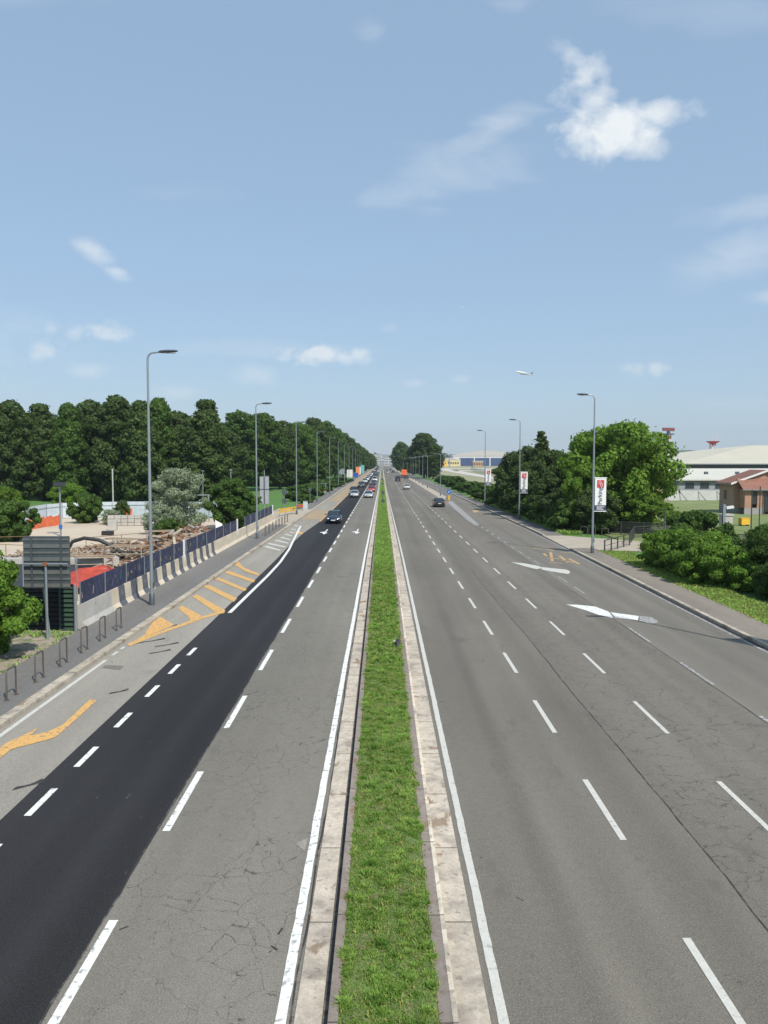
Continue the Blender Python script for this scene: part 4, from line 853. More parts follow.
hp_ = [Vector(v) for v in [(-21.6, 55.5, .2), (-21.9, 55.5, 1.1), (-21.6, 55.6, 1.75), (-20.8, 55.7, 2.0), (-19.8, 55.8, 1.85), (-18.8, 55.9, 1.35), (-18.1, 56, .8), (-17.7, 56, .3)]]
MB().tube(hp_, .13, 8).build('black_hose', M['black'], None, True, 'Thick black hose arching over the timber scrap', cat='hose')
o = empty('concrete_beam', (-24, 50, 0), 0, 'Long pale concrete edge beam across the site behind the road sign', 'concrete beam'); MB().box((0, 0, 1.0), (13.2, .9, .55)).build('beam', M['concrete'], o)
for x in (-5, -1.5, 2, 5.6): MB().box((x, .1, .36), (.5, .5, .74)).build('pier', M['concrete'], o)
o = empty('concrete_block', (-17.1, 49.9, 0), .5, 'White concrete block at the right end of the edge beam', 'concrete block'); MB().box((0, 0, 1.15), (.9, 1.6, .5)).build('block', M['concrete'], o); MB().box((0, 0, .45), (.6, 1.1, .9)).build('foot', M['concrete'], o)
def cloth(name, p00, p10, p11, p01, mat, label, cat, seed=0, amp=.1, n=14, kind=None):
    rr = random.Random(seed); m = MB(); P = [Vector(a) for a in (p00, p10, p11, p01)]; g = []
    for th in (0, .02):
        for i in range(n+1):
            for j in range(n+1):
                u, v = i/n, j/n; p = P[0]*(1-u)*(1-v)+P[1]*u*(1-v)+P[2]*u*v+P[3]*(1-u)*v; w_ = amp*math.sin(u*9+seed)*math.sin(v*7+seed*2)+amp*.5*math.sin(u*23+v*11)
                g.append(p+Vector((0, w_*.5+th, w_+th)))
    N2 = (n+1)**2; q = lambda i, j: i*(n+1)+j
    m.add(g, [(q(i, j), q(i+1, j), q(i+1, j+1), q(i, j+1)) for i in range(n) for j in range(n)]+[(N2+q(i, j+1), N2+q(i+1, j+1), N2+q(i+1, j), N2+q(i, j)) for i in range(n) for j in range(n)])
    return m.build(name, mat, None, True, label, cat=cat)
M['redtarp'] = Mat('red_netting', (.42, .055, .03), .8).vary(2.5, .4, 4).cracks(1.2, .02, (.25, .03, .02), .2, 1, .8).vary(20, .15).done(); M['orange'] = Mat('orange_netting', (.66, .15, .06), .8).vary(3, .25, 4).done(); M['blacktarp'] = Mat('black_tarp', (.03, .03, .035), .5).vary(2, .3).done()
cloth('red_netting', (-18.9, 44.5, .45), (-14.0, 43.0, .25), (-14.0, 49, 1.15), (-18.9, 47.6, .75), M['redtarp'], 'Bright red netting sheet behind the near hoarding corner', 'netting', 2, .14)
cloth('black_tarp', (-30, 45.5, .05), (-18.9, 45.5, .05), (-17.6, 49.4, 1.0), (-30, 49.4, .72), M['blacktarp'], 'Black tarpaulin hanging below the concrete edge beam', 'tarpaulin', 5, .08)
for i, (x, y) in enumerate([(-19.4, 43), (-16.1, 42), (-22.6, 44)]): MB().tube([(x, y, 0), (x, y, 2.3)], .03, 6).build('thin_stake', M['galv'], None, False, ['Thin steel stake left of the red netting', 'Thin steel stake before the red netting', 'Thin steel stake left of the road sign'][i], cat='stake')
for i, (a, b, y0, y1) in enumerate([(-1, 20, 81, 83), (28, 44, 86, 90), (44, 60, 90, 93), (114, 132, 104, 106)]):
    p = (XA(a, y0), y0); q = (XA(b, y1), y1)
    cloth('orange_netting', (*p, -.03), (*q, -.03), (*q, 1.15), (*p, 1.05), M['orange'], ['Orange netting at the left edge of the site', 'Orange netting run left of the solar lamp', 'Orange netting run touching the solar lamp', 'Small orange netting below the pointed dark bush'][i], 'netting', i, .10)
M['sitefence'] = Mat('site_fence_sheet', (.50, .56, .60), .5).vary(1.5, .12).vary(6, .08, 2, (1, 1, .2)).done()
fp = [(26, 92), (34, 97), (46, 101), (62, 104), (80, 105), (96, 106), (112, 107), (128, 108), (145, 108), (160, 108), (178, 108), (198, 107), (215, 106), (232, 104)]
for i, (a, b) in enumerate(zip(fp, fp[1:])):
    p = Vector((XA(a[0], a[1]), a[1], 0)); q = Vector((XA(b[0], b[1]), b[1], 0)); d = q-p; ang = math.atan2(d.y, d.x)
    o = empty('site_fence_panel', p, ang, '%s white site fence panel from the left, before the wood' % ordw[i].capitalize(), 'site fence', 'white site fence panels'); m = MB(); n = int(d.length/.16)
    for k in range(n): m.box((d.length*(k+.5)/n, .015*(k % 2), 1.0), (d.length/n-.004, .02, 1.95))
    m.build('sheet', M['sitefence'], o); MB().tube([(0, -.06, 0), (0, -.06, 2.1)], .03, 6).build('post', M['galv'], o); MB().box((d.length/2, -.04, 1.5), (d.length, .03, .05)).build('rail', M['galv'], o)
o = empty('site_cabin', (XA(21, 85), 85, 0), .3, 'Narrow white upright site toilet beside the left bushes', 'site toilet'); MB().box((0, 0, .95), (.95, .95, 1.9)).build('body', M['whitep'], o)
MB().box((0, -.485, .95), (.7, .02, 1.7)).build('door', simple('pale_blue', (.45, .55, .62), .5), o); MB().add([(-.5, -.5, 1.903), (.5, -.5, 1.903), (.5, .5, 1.903), (-.5, .5, 1.903), (0, 0, 2.15)], [(0, 1, 4), (1, 2, 4), (2, 3, 4), (3, 0, 4), (3, 2, 1, 0)]).build('roof', M['whitep'], o)
o = empty('solar_lamp', (XA(60, 79), 79, 0), .25, 'Solar lamp on a grey pole standing in the building site', 'solar lamp'); MB().tube([(0, 0, 0), (0, 0, 5)], .085, 10).build('pole', M['galv'], o, True)
MB().box((0, 0, 5.1), (1.15, .8, .06), rx=.45).build('solar_panel', M['black'], o); MB().box((.05, -.25, 4.75), (.3, .4, .1)).build('lamp_head', M['galv_d'], o); MB().box((0, -.05, .9), (.3, .25, .4)).build('control_box', M['bluepanel'], o)
MB().tube([(XA(113, 120), 120, -.05), (XA(113, 120), 120, 6.3)], .11, 8).build('grey_pole', simple('pole_pale', (.42, .42, .40), .7), None, True, 'Plain pale grey pole standing behind the white site fence', cat='pole')
o = empty('block_stack', (XA(128, 92), 92, 0), .1, 'Stack of pale concrete blocks below the pointed dark bush', 'block stack')
for k in range(3):
    m = MB()
    for j in range(6): m.box((-1.9+j*.75, .05*((j+k) % 2), .2+k*.4), (.7, .7, .37))
    m.build('block_row', M['concrete'], o)
o = empty('concrete_cube', (XA(112, 86), 86, 0), .2, 'Single pale concrete cube on the site sand', 'concrete block'); MB().box((0, 0, .5), (.9, .9, 1.0)).build('cube', M['concrete'], o)
MB().box((XA(107, 80), 80, .2), (1.1, .5, .4)).build('dark_crate', M['black'], None, False, 'Small dark crate lying on the open site sand', cat='crate')
def parklamp(px, Y, H, label):
    o = empty('park_lamp', (XA(px, Y), Y, 0), 0, label, 'park lamp'); MB().tube([(0, 0, 0), (0, 0, H-.2)], .06, 8).build('pole', M['galv'], o, True); MB().ball((0, 0, H), (.24, .2, .08), 12, 6).build('lamp_head', M['galv'], o, True)
parklamp(231, 100, 6.3, 'Small park lamp with a pale head behind the leafy green bush'); parklamp(203, 115, 6.0, 'Small park lamp half hidden right of the silvery tree')
o = empty('gate_portal', (XA(197, 98), 98, 0), .1, 'Grey portal frame half hidden behind the silvery tree', 'portal frame')
for s in (-1.4, 1.4): MB().box((s, 0, 1.6), (.14, .14, 3.2)).build('post', M['galv'], o)
MB().box((0, 0, 3.27), (3.1, .16, .14)).build('beam', M['galv'], o)

# ------------------------------------------------------------------ central reserve
def mediansign(Y, x, label):
    o = empty('reserve_sign', (x, Y, .1), 0, label, 'traffic sign', 'signs in the central reserve')
    MB().tube([(0, 0, 0), (0, 0, 2.4)], .04, 8).build('post', M['galv_d'], o, True)
    for z in (2.0, .6): MB().tube([(0, -.05, z), (0, -.02, z)], .31, 18).build('sign_disc', M['galv_d'], o)
for i, (Y, x) in enumerate([(136, .15), (240, .1), (420, .1), (620, .1)]): mediansign(Y, x, '%s pair of stacked round signs from the viewer in the central reserve' % ordw[i].capitalize())
gx, gy = G(398.5, 648, .12)
o = empty('drain_pipe', (gx-.04, gy, .115), 0, 'Black pipe stub sticking out of the grass at the right kerb', 'pipe'); MB().tube([(0, 0, -.02), (.01, .12, .16), (.02, .5, .2), (.03, 1.0, .03)], [.06, .075, .07, .05], 10).build('pipe', M['black'], o, True)
MB().ball((G(394, 643, .12)[0], G(394, 643, .12)[1], .17), (.07, .10, .05), 7, 5).build('litter', M['whitep'], None, False, 'White crumpled litter in the grass beside the black pipe', cat='litter')
struct('bare_patch', MB().flat([G(368, 649, .12), G(372, 640, .12), G(396, 638, .12), G(397, 649, .12), G(384, 652, .12)], .121), M['dirt'])

# ------------------------------------------------------------------ right side furniture
o = empty('keep_right_sign', (12.6, 151, .12), 0, 'Round blue arrow sign above a yellow bollard on the island tip', 'traffic sign')
MB().tube([(0, .02, 0), (0, .02, 2.0)], .04, 8).build('post', M['galv'], o, True); d_ = MB().tube([(0, -.05, 1.55), (0, -.01, 1.55)], .42, 20).build('sign_disc', M['bluepanel'], o)
MB().box((.02, -.056, 1.55), (.1, .008, .5), ry=.7).build('arrow', M['whitep'], d_); MB().tube([(0, -.02, 0), (0, -.02, .85)], .22, 12).build('bollard', M['yellowp'], o, True)
p_ = G(558, 531); o = empty('wooden_post', (p_[0]+.3, p_[1], 0), 0, 'Weathered wooden post on the verge beside the rounded hedge', 'post'); MB().box((0, 0, 1.7), (.24, .2, 3.4)).build('post', wood[2], o); MB().box((0, 0, 3.42), (.27, .23, .05)).build('cap', wood[3], o)
for i, (px, py) in enumerate([(584, 536), (592, 535), (605, 538), (603, 533)]):
    x, y = G(px, py); rack((x, y, 0), ['Grey hoop rack left of the near right-hand lamp post', 'Grey hoop rack directly behind the near right-hand lamp post', 'Grey hoop rack right of the near right-hand lamp post', 'Rear grey hoop rack before the dark fence'][i], 'hoop racks on the side path', 1.2)
M['fence'] = simple('dark_fence_metal', (.035, .038, .038), .6)
def fence(pts, h, label, step=2.2, bars=6, nm='metal_fence', mat=None):
    o = empty(nm, (pts[0][0], pts[0][1], 0), 0, label, 'fence'); mat = mat or M['fence']; b = Vector((*pts[0], 0)); r = MB()
    for p, q in zip(pts, pts[1:]):
        P = Vector((*p, 0))-b; Q = Vector((*q, 0))-b; n = max(1, round((Q-P).length/step)); 
        for i in range(n): c = P+(Q-P)*i/n; MB().box((c.x, c.y, h/2), (.09, .09, h)).build('post', mat, o)
        for k in range(bars): z = h*(.12+.85*k/(max(1, bars-1))); r.tube([P+Vector((0, 0, z)), Q+Vector((0, 0, z))], .022 if k < bars-1 else .04, 4)
    MB().box((Q.x, Q.y, h/2), (.09, .09, h)).build('post', mat, o); r.build('rails', mat, o); return o
fence([G(604.5, 553), G(629.5, 545.5)], 1.05, 'Short dark railing beside the path, left of the trimmed hedge', 1.8, 3)
fence([G(629.5, 545), G(634, 538), G(668, 536)], 1.1, 'Dark railing continuing behind the trimmed hedge', 2.5, 5)
fence([(XA(558, 94), 94), (XA(600, 82), 82), (XA(668, 78), 78), (XA(700, 78), 78)], 1.3, 'Dark mesh fence under the big bright tree', 2.5, 12)
fence([(XA(700, 70), 70), (XA(735, 68), 68), (XA(790, 66), 66)], 1.2, 'Dark mesh fence before the brick house lawn', 2.5, 12)
o = empty('camera_post', (28.3, 66, 0), 0, 'Pale square post with a white lamp on top behind the dark bushes', 'post'); MB().box((0, 0, 1.9), (.22, .22, 3.8)).build('post', M['galv'], o); MB().box((.45, 0, 3.55), (.6, .35, .2), ry=-.15).build('lamp_head', M['whitep'], o); MB().box((.2, 0, 3.4), (.3, .06, .06)).build('bracket', M['galv_d'], o)
o = empty('stone_pillar', (30.2, 70, 0), .1, 'Rough grey gate pillar right of the pale square post', 'pillar'); MB().box((0, 0, 1.3), (.9, .7, 2.6)).build('shaft', M['concrete'], o); MB().box((0, 0, 2.68), (1.05, .85, .14)).build('cap', M['concrete'], o)
o = empty('yellow_box', (XA(745.5, 92), 92, -.04), .1, 'Small bright yellow box standing on the dry lawn', 'box'); MB().box((0, 0, .5), (1.0, .7, .7)).build('body', M['yellowp'], o); MB().box((0, 0, .88), (1.06, .76, .05)).build('lid', M['yellowp'], o)
for s in (-.4, .4): MB().box((s, 0, .07), (.1, .5, .15)).build('foot', M['black'], o)
for i, (px, py, h) in enumerate([(751, 531, 4.4), (759, 532, 4.8), (664, 535, 2.6)]):
    x, y = G(px, py); MB().tube([(x, y, 0), (x, y, h)], .06, 6).build('dark_pole', M['fence'], None, False, ['Thin dark pole before the brick house, left one', 'Thin dark pole before the brick house, right one', 'Short dark pole at the corner of the mesh fence'][i], cat='pole')

# ------------------------------------------------------------------ buildings
M['brick'] = Mat('brick_wall', (.36, .19, .12), .9)
def brickm(m):
    mp = N(m.nt, 'ShaderNodeMapping'); mp.inputs['Rotation'].default_value = (math.pi/2, 0, 0); m.nt.links.new(m.pos, mp.inputs[0])
    bt = N(m.nt, 'ShaderNodeTexBrick'); bt.inputs['Scale'].default_value = 4; bt.inputs['Color1'].default_value = (.40, .21, .13, 1); bt.inputs['Color2'].default_value = (.32, .16, .10, 1); bt.inputs['Mortar'].default_value = (.42, .36, .3, 1)
    m.nt.links.new(mp.outputs[0], bt.inputs['Vector']); m.c = bt.outputs['Color']; return m.vary(.7, .12, 4).done()
M['brick'] = brickm(Mat('brick_wall', (.36, .19, .12), .9))
def tilem(name, col, ax=0):
    m = Mat(name, col, .85); wv = N(m.nt, 'ShaderNodeTexWave', bands_direction='XY'[ax]); wv.inputs['Scale'].default_value = 1.6; m.nt.links.new(m.pos, wv.inputs['Vector']); m.over(mth(m.nt, 'MULTIPLY', wv.outputs['Fac'], .35), tuple(c*.6 for c in col)); return m.vary(1.2, .2, 4).vary(6, .15).done()
M['tile'] = tilem('terracotta_tiles', (.25, .115, .08)); M['tiley'] = tilem('terracotta_tiles_side', (.23, .105, .075), 1)
M['plinth'] = simple('grey_plinth', (.30, .29, .28), .9); M['window'] = Mat('window_glass', (.03, .04, .05), .08, 0, .8).vary(1, .1).done(); M['frame_d'] = simple('dark_window_frame', (.05, .03, .025), .6); M['render_p'] = simple('peach_render', (.50, .33, .24), .9)
def window(par, c, w_, h, mat=None, nx=0, ny=-1, name='window', frame=None):
    "a window set in a reveal on a wall facing -Y (ny) or -X (nx)"
    f = MB(); t = .07
    def bx_(dx, dz, sx, sz, dep, off): f.box((c[0]+(dx if ny else off*nx), c[1]+(off*ny if ny else dx), c[2]+dz), (sx if ny else dep, dep if ny else sx, sz))
    bx_(0, h/2, w_, t, .08, .03); bx_(0, -h/2, w_+.1, t, .16, .06); bx_(-w_/2+t/2, 0, t, h-t, .08, .03); bx_(w_/2-t/2, 0, t, h-t, .08, .03); bx_(0, 0, .05, h-t, .06, .03)
    fo = f.build(name, frame or M['frame_d'], par); g_ = MB(); g_.box((c[0]+(.012*nx if nx else 0), c[1]+(.012*ny if ny else 0), c[2]), (w_-.1 if ny else .02, .02 if ny else w_-.1, h-.1)); g_.build('pane', mat or M['window'], fo)
def slab(pts, th, mb, mi=0):
    "roof plane of thickness th from a 3D polygon"
    P = [Vector(p) for p in pts]; n = len(P); return mb.add(P+[p-Vector((0, 0, th)) for p in P], [tuple(range(n)), tuple(range(n, 2*n))[::-1]]+[(i, n+i, n+(i+1) % n, (i+1) % n) for i in range(n)])
hx, hy = 54.8, 114.0
o = empty('brick_house', (hx, hy, -.04), 0, 'Low brick house with terracotta gabled roofs at the right edge', 'house'); o.scale = (.77, .6, 1)
w1 = MB(); w1.add([(-6, 0, .9), (6, 0, .9), (6, 0, 4.4), (0, 0, 6.0), (-6, 0, 4.4), (-6, 8, .9), (6, 8, .9), (6, 8, 4.4), (0, 8, 6.0), (-6, 8, 4.4)], [(0, 1, 2, 3, 4), (9, 8, 7, 6, 5), (0, 4, 9, 5), (1, 6, 7, 2)])
w1.box((-2.0, -3.1, 2.2), (6.6, .25, 2.65)) if False else None
for x0, x1 in ((-5.0, -3.6), (-2.7, -1.6), (.9, 1.5), (2.6, 6)): w1.box(((x0+x1)/2, -3.0, 2.2), (x1-x0, .25, 2.6))
w1.box((-2.15, -3.0, 1.1), (1.2, .24, .4)); w1.box((.5, -3.0, 3.38), (11.0, .26, .3)); w1.box((-4.9, -1.5, 2.2), (.25, 3, 2.6)); w1.box((5.9, -1.5, 2.2), (.25, 3, 2.6)); w1.build('wall', M['brick'], o)
p = MB(); p.box((0, 4, .45), (12.04, 8.04, .9)); p.box((-3.3, -3.0, .45), (3.5, .3, .9)); p.box((3.8, -3.0, .45), (4.6, .3, .9)); p.build('plinth', M['plinth'], o)
r = MB(); slab([(-6.7, -.7, 4.35), (0, -.7, 6.22), (0, 8.6, 6.22), (-6.7, 8.6, 4.35)], .2, r); slab([(0.002, -.7, 6.22), (6.7, -.7, 4.35), (6.7, 8.6, 4.35), (.002, 8.6, 6.22)], .2, r); ro = r.build('roof', M['tiley'], o)
v = MB()
for s in (-1, 1): v.add([(0, -.76, 6.26), (0, -.7, 6.26), (s*6.75, -.7, 4.38), (s*6.75, -.76, 4.38), (0, -.76, 5.98), (0, -.7, 5.98), (s*6.75, -.7, 4.1), (s*6.75, -.76, 4.1)], [(0, 3, 7, 4), (1, 5, 6, 2), (0, 1, 2, 3), (4, 7, 6, 5), (3, 2, 6, 7)])
v.build('verge_board', M['whitep'], ro); MB().box((-6.78, 4, 4.2), (.14, 9.2, .14)).build('gutter', M['galv'], ro)
r = MB(); slab([(-5.6, -3.9, 3.55), (6.9, -3.9, 3.55), (6.9, -.02, 5.05), (-5.6, -.02, 5.05)][:4], .16, r); pr = r.build('porch_roof', M['tile'], o); MB().box((.6, -3.98, 3.45), (12.6, .14, .14)).build('gutter', M['galv'], pr)
window(o, (-3.15, -2.94, 2.3), .85, 1.7); window(o, (2.05, -2.94, 2.2), 1.05, 2.0); window(o, (-.35, -2.9, 1.9), 2.4, 3.0, name='glazed_door'); window(o, (-6.0, 4.5, 2.6), 1.2, 1.2, nx=-1, ny=0)
for x in (-1.5, .85): MB().tube([(x, -3.6, 0), (x, -3.6, 3.5)], .09, 8).build('porch_post', M['frame_d'], o, True)
MB().box((3.2, 5, 6.1), (.8, .8, 1.1)).build('chimney', M['brick'], ro)
o = empty('peach_house', (XA(622, 128), 128, 0), 0, 'House with red tiled roof showing through the big bright tree', 'house')
w1 = MB(); w1.add([(-7, 0, 0), (7, 0, 0), (7, 0, 5), (-7, 0, 5), (-7, 9, 0), (7, 9, 0), (7, 9, 5), (-7, 9, 5), (-7, 4.5, 7), (7, 4.5, 7)], [(0, 1, 2, 3), (5, 4, 7, 6), (4, 0, 3, 8, 7), (1, 5, 6, 9, 2)]); w1.build('wall', M['render_p'], o)
r = MB(); slab([(-7.6, -.6, 4.9), (7.6, -.6, 4.9), (7.6, 4.5, 7.25), (-7.6, 4.5, 7.25)], .2, r); slab([(-7.6, 4.502, 7.25), (7.6, 4.502, 7.25), (7.6, 9.6, 4.9), (-7.6, 9.6, 4.9)], .2, r); r.build('roof', M['tile'], o)
for x in (-4.5, -1.5, 1.5, 4.5): window(o, (x, 0, 3.6), 1.0, 1.3)
M['cream_roof'] = Mat('cream_metal_roof', (.50, .47, .37), .7).vary(.06, .08, 4).vary(1, .05, 2, (1, .1, 1)).done(); M['white_roof'] = Mat('white_metal_roof', (.56, .54, .46), .7).vary(.1, .07, 4).done(); M['grey_wall'] = simple('grey_wall', (.27, .28, .29), .8, 0, .1, .3)
def xf(px, Y): return XA(px, Y)
o = empty('warehouse', (60.5, 165, 0), 0, 'Long low warehouse with white roof and grey wall left of the brick house', 'warehouse')
w1 = MB(); w1.box((32, 17, 1.9), (63, 34, 3.8)); w1.add([(.55, 1, 3.75), (.55, 34, 3.75), (.55, 34, 5.2)], [(0, 1, 2)]); w1.build('wall', M['grey_wall'], o)
r = MB(); slab([(-.6, -.8, 3.75), (66, -.8, 3.75), (66, 34.5, 5.7), (1.5, 34.5, 5.7)], .25, r); ro = r.build('roof', M['white_roof'], o)
for x in (6, 12, 19, 26): MB().box((x, 14, 4.85), (.7, .7, .6)).build('roof_vent', M['galv_d'], ro)
MB().box((7.5, 29, 6.0), (1.6, 1.2, 1.2)).build('vent_house', simple('brown_vent', (.15, .06, .04), .8), ro)
for i in range(12): window(o, (3+i*3.1, .0, 2.5), 1.8, 1.1, frame=M['galv_d'])
o = empty('hangar', (80, 215, 0), 0, 'Huge cream-roofed hangar rising behind the white-roofed warehouse', 'hangar')
MB().box((65, 48, 3.25), (129.6, 95.4, 6.5)).build('wall', simple('hangar_dark_wall', (.17, .18, .19), .8), o)
r = MB(); prof = [(0, 6.7), (.12, 7.4), (.3, 8.5), (.5, 9.8), (.75, 11.5), (1, 12.7)]
def ring(t, z): k = 42*t; f = 46*t; return [(-1+k, -1+f, z), (131, -1+f, z), (131, 97-f, z), (-1+k, 97-f, z)]
rings = [ring(0, 6.5)]+[ring(t, z) for t, z in prof]; r.loft(rings); ro = r.build('roof', M['cream_roof'], o)
MB().box((65, -1.25, 6.75), (132.4, .3, .25)).build('fascia', M['galv'], ro); MB().box((52, 45.5, 12.9), (1, 1, 1.2)).build('roof_vent', M['galv_d'], ro); MB().tube([(58, 46, 12.5), (58, 46, 15)], .12, 6).build('aerial', M['galv_d'], ro)
o = empty('annex', (108, 204, 0), 0, 'Flat-roofed pale annex between warehouse roof and hangar', 'annex'); MB().box((20, 2, 2.6), (44, 8, 5.2)).build('wall', M['grey_wall'], o); MB().box((20, 2, 5.3), (45, 9, .25)).build('roof', M['white_roof'], o)
M['wallw'] = Mat('white_concrete_fence', (.50, .50, .48), .85).vary(.6, .12, 4).spots(1.2, .58, .1, (.33, .28, .2), .5).done()
for i in range(9):
    x = 38+i*3.7; o = empty('concrete_fence_panel', (x, 150+i*.4, 0), 0, '%s white concrete fence panel from the left, beyond the dry lawn' % ordw[i].capitalize(), 'concrete fence', 'white concrete fence panels'); MB().box((1.82, 0, .95), (3.45, .12, 1.9)).build('panel', M['wallw'], o); MB().box((-.0, 0, 1.0), (.2, .2, 2.05)).build('post', M['concrete'], o)
    MB().tube([(1.2, -1.1, 0), (.1, -.12, 1.7)], .05, 6).build('strut', M['fence'], o)
def radar(px, Y, ztop, label, kind):
    s = Y/400.0*1.25; o = empty('radar_tower', (XA(px, Y), Y, 0), .3, label, 'radar tower', 'radar towers'); H = ztop
    for k in range(10):
        z0 = H*.86*k/10; z1 = H*.86*(k+1)/10; m = MB(); a = 1.6*s*(1-.04*k); b = 1.6*s*(1-.04*(k+1))
        for q in range(4):
            A = math.pi/4+q*math.pi/2; B = A+math.pi/2; m.tube([(a*math.cos(A), a*math.sin(A), z0), (b*math.cos(A), b*math.sin(A), z1)], .2*s, 5); m.tube([(a*math.cos(A), a*math.sin(A), z0), (b*math.cos(B), b*math.sin(B), z1)], .12*s, 4)
        m.build('tower_section', M['redsign'] if k % 2 else M['whitep'], o)
    if kind:
        MB().box((0, 0, H*.88), (3.2*s, 3.2*s, .5*s)).build('platform', M['galv_d'], o); MB().tube([(0, 0, H*.88), (0, 0, H*.96)], .7*s, 8).build('mast', M['galv_d'], o); MB().box((0, 0, H*.98), (5.4*s, .6*s, 1.3*s)).build('antenna', simple('antenna_maroon', (.18, .06, .06), .7), o)
        MB().tube([(2.2*s, 0, H*.62), (2.2*s, 0, H*1.06)], .1*s, 5).build('whip_aerial', M['whitep'], o)
    else:
        MB().tube([(0, 0, H*.84), (0, 0, H*.90)], [1.5*s, 2.8*s], 12).build('platform', M['redsign'], o)
        for a in (-1.6, -.3, 1.1, 1.9): MB().tube([(a*s, 0, H*.9), (a*s, 0, H*(1.05+.05*abs(a)))], .09*s, 5).build('whip_aerial', M['whitep'], o)
radar(667.5, 400, 24.0, 'Red and white radar tower with a broad dark antenna behind the big bright tree', True); radar(712, 500, 22.5, 'Red and white mast with thin aerials above the cream hangar roof', False)
# far hangar and airport buildings
o = empty('far_hangar', (XA(486, 1450), 1450, 0), 0, 'Distant wide hangar with shallow curved roof and dark blue doors', 'hangar')
r = MB(); n = 14; rg = []
for y in (0, 70): rg.append([(-52+104*k/n, y, 17+8.5*math.sin(math.pi*k/n)) for k in range(n+1)]+[(52, y, 16.4), (-52, y, 16.4)])
r.loft(rg); r.build('roof', simple('far_roof', (.50, .47, .44), .8), o); o.scale = (1.18, 1, 1.08); MB().box((0, 35.5, 8.2), (102, 70, 16.4)).build('wall', simple('far_wall', (.62, .62, .60), .8), o)
for i in range(3): MB().box((-30+i*24, .3, 7), (22, .5, 13)).build('hangar_door', simple('dark_blue_door', (.03, .06, .16), .5), o)
MB().box((42, .2, 7), (14, .5, 13)).build('side_door', M['whitep'], o)
for i, (px, w_, h, y, col, lab) in enumerate([(449, 22, 13, 1400, (.62, .58, .48), 'Cream low airport building left of the far hangar'), (461, 30, 14, 1500, (.60, .60, .56), 'Pale airport terminal block beside the far hangar'), (467, 20, 17, 1550, (.10, .38, .22), 'Green-topped airport building left of the far hangar'), (443, 14, 10, 1300, (.66, .48, .12), 'Yellow airport vehicle shed at the left end'), (455, 18, 11, 1350, (.66, .56, .30), 'Pale yellow low airport building'), (478, 16, 8, 1300, (.42, .26, .14), 'Brown low sheds in front of the far hangar')]):
    o = empty('airport_building', (XA(px, y), y, 0), 0, lab, 'airport building'); MB().box((0, 10, h/2), (w_, 20, h)).build('wall', simple('airport_wall', col if i != 2 else (.6, .6, .56), .8), o); MB().box((0, 10, h+.6), (w_+1, 21, 1.2)).build('roof', simple('airport_roof', col if i == 2 else (.55, .54, .5), .8), o)
    m = MB()
    for k in range(int(w_/4)): m.box((-w_/2+2+k*4, -.1, h*.5), (2.2, .3, h*.3))
    m.build('window_band', M['window'], o)
for i, (px, w_, h, y, col) in enumerate([(375, 26, 22, 1560, (.62, .61, .6)), (387, 30, 21, 1600, (.66, .66, .65)), (394, 22, 17, 1520, (.55, .56, .57)), (382, 10, 13, 1500, (.5, .5, .5)), (368, 24, 15, 1530, (.58, .56, .53)), (401, 24, 12, 1540, (.6, .57, .52))]):
    o = empty('city_block', (XA(px, y), y, 0), 0, ['Pale building left of the vanishing road', 'Tall white building right of the vanishing road', 'Grey building under the far right trees', 'Low grey block where the road ends', 'Low beige building at the end of the left tree row', 'Low cream building behind the far right trees'][i], 'building')
    MB().box((0, 8, h/2), (w_, 16, h)).build('wall', simple('city_wall', col, .8), o); MB().box((0, 8, h+.4), (w_+.8, 17, .8)).build('roof', M['galv'], o)
    for f_ in range(int(h/3.4)): MB().box((0, -.1, 2+f_*3.4), (w_*.9, .3, 1.3)).build('window_band', M['window'], o)
o = empty('crane', (XA(443.5, 1250), 1250, 0), .2, 'Small yellow crane at the edge of the airfield', 'crane'); MB().box((0, 0, 2), (8, 3, 4)).build('chassis', M['yellowp'], o); MB().tube([(0, 0, 3), (4, 0, 14)], [.9, .5], 6).build('boom', M['yellowp'], o)
fence([(44, 250), (50, 330), (60, 480), (80, 720)], 2.6, 'Green-grey perimeter fence of the airfield', 12, 14, 'perimeter_fence', simple('perimeter_green', (.10, .16, .13), .7))
for i, (x, y, L) in enumerate([(47, 300, 22), (52, 340, 26), (44.5, 262, 16)]):
    o = empty('low_greenhouse', (x, y, 0), -.12, ['Long pale tunnel roof beyond the verge bushes', 'Far pale tunnel roof beside the airfield road', 'Near pale tunnel roof behind the verge bushes'][i], 'tunnel roof'); r = MB(); r.loft([[(2.2*math.cos(a), s*L/2, 1.0+1.6*math.sin(a)) for a in [k*math.pi/8 for k in range(9)]] for s in (-1, 1)]); r.build('cover', simple('tunnel_cover', (.42, .48, .50), .4), o, True); MB().box((0, 0, .5), (4.3, L, 1.0)).build('base', M['concrete'], o)
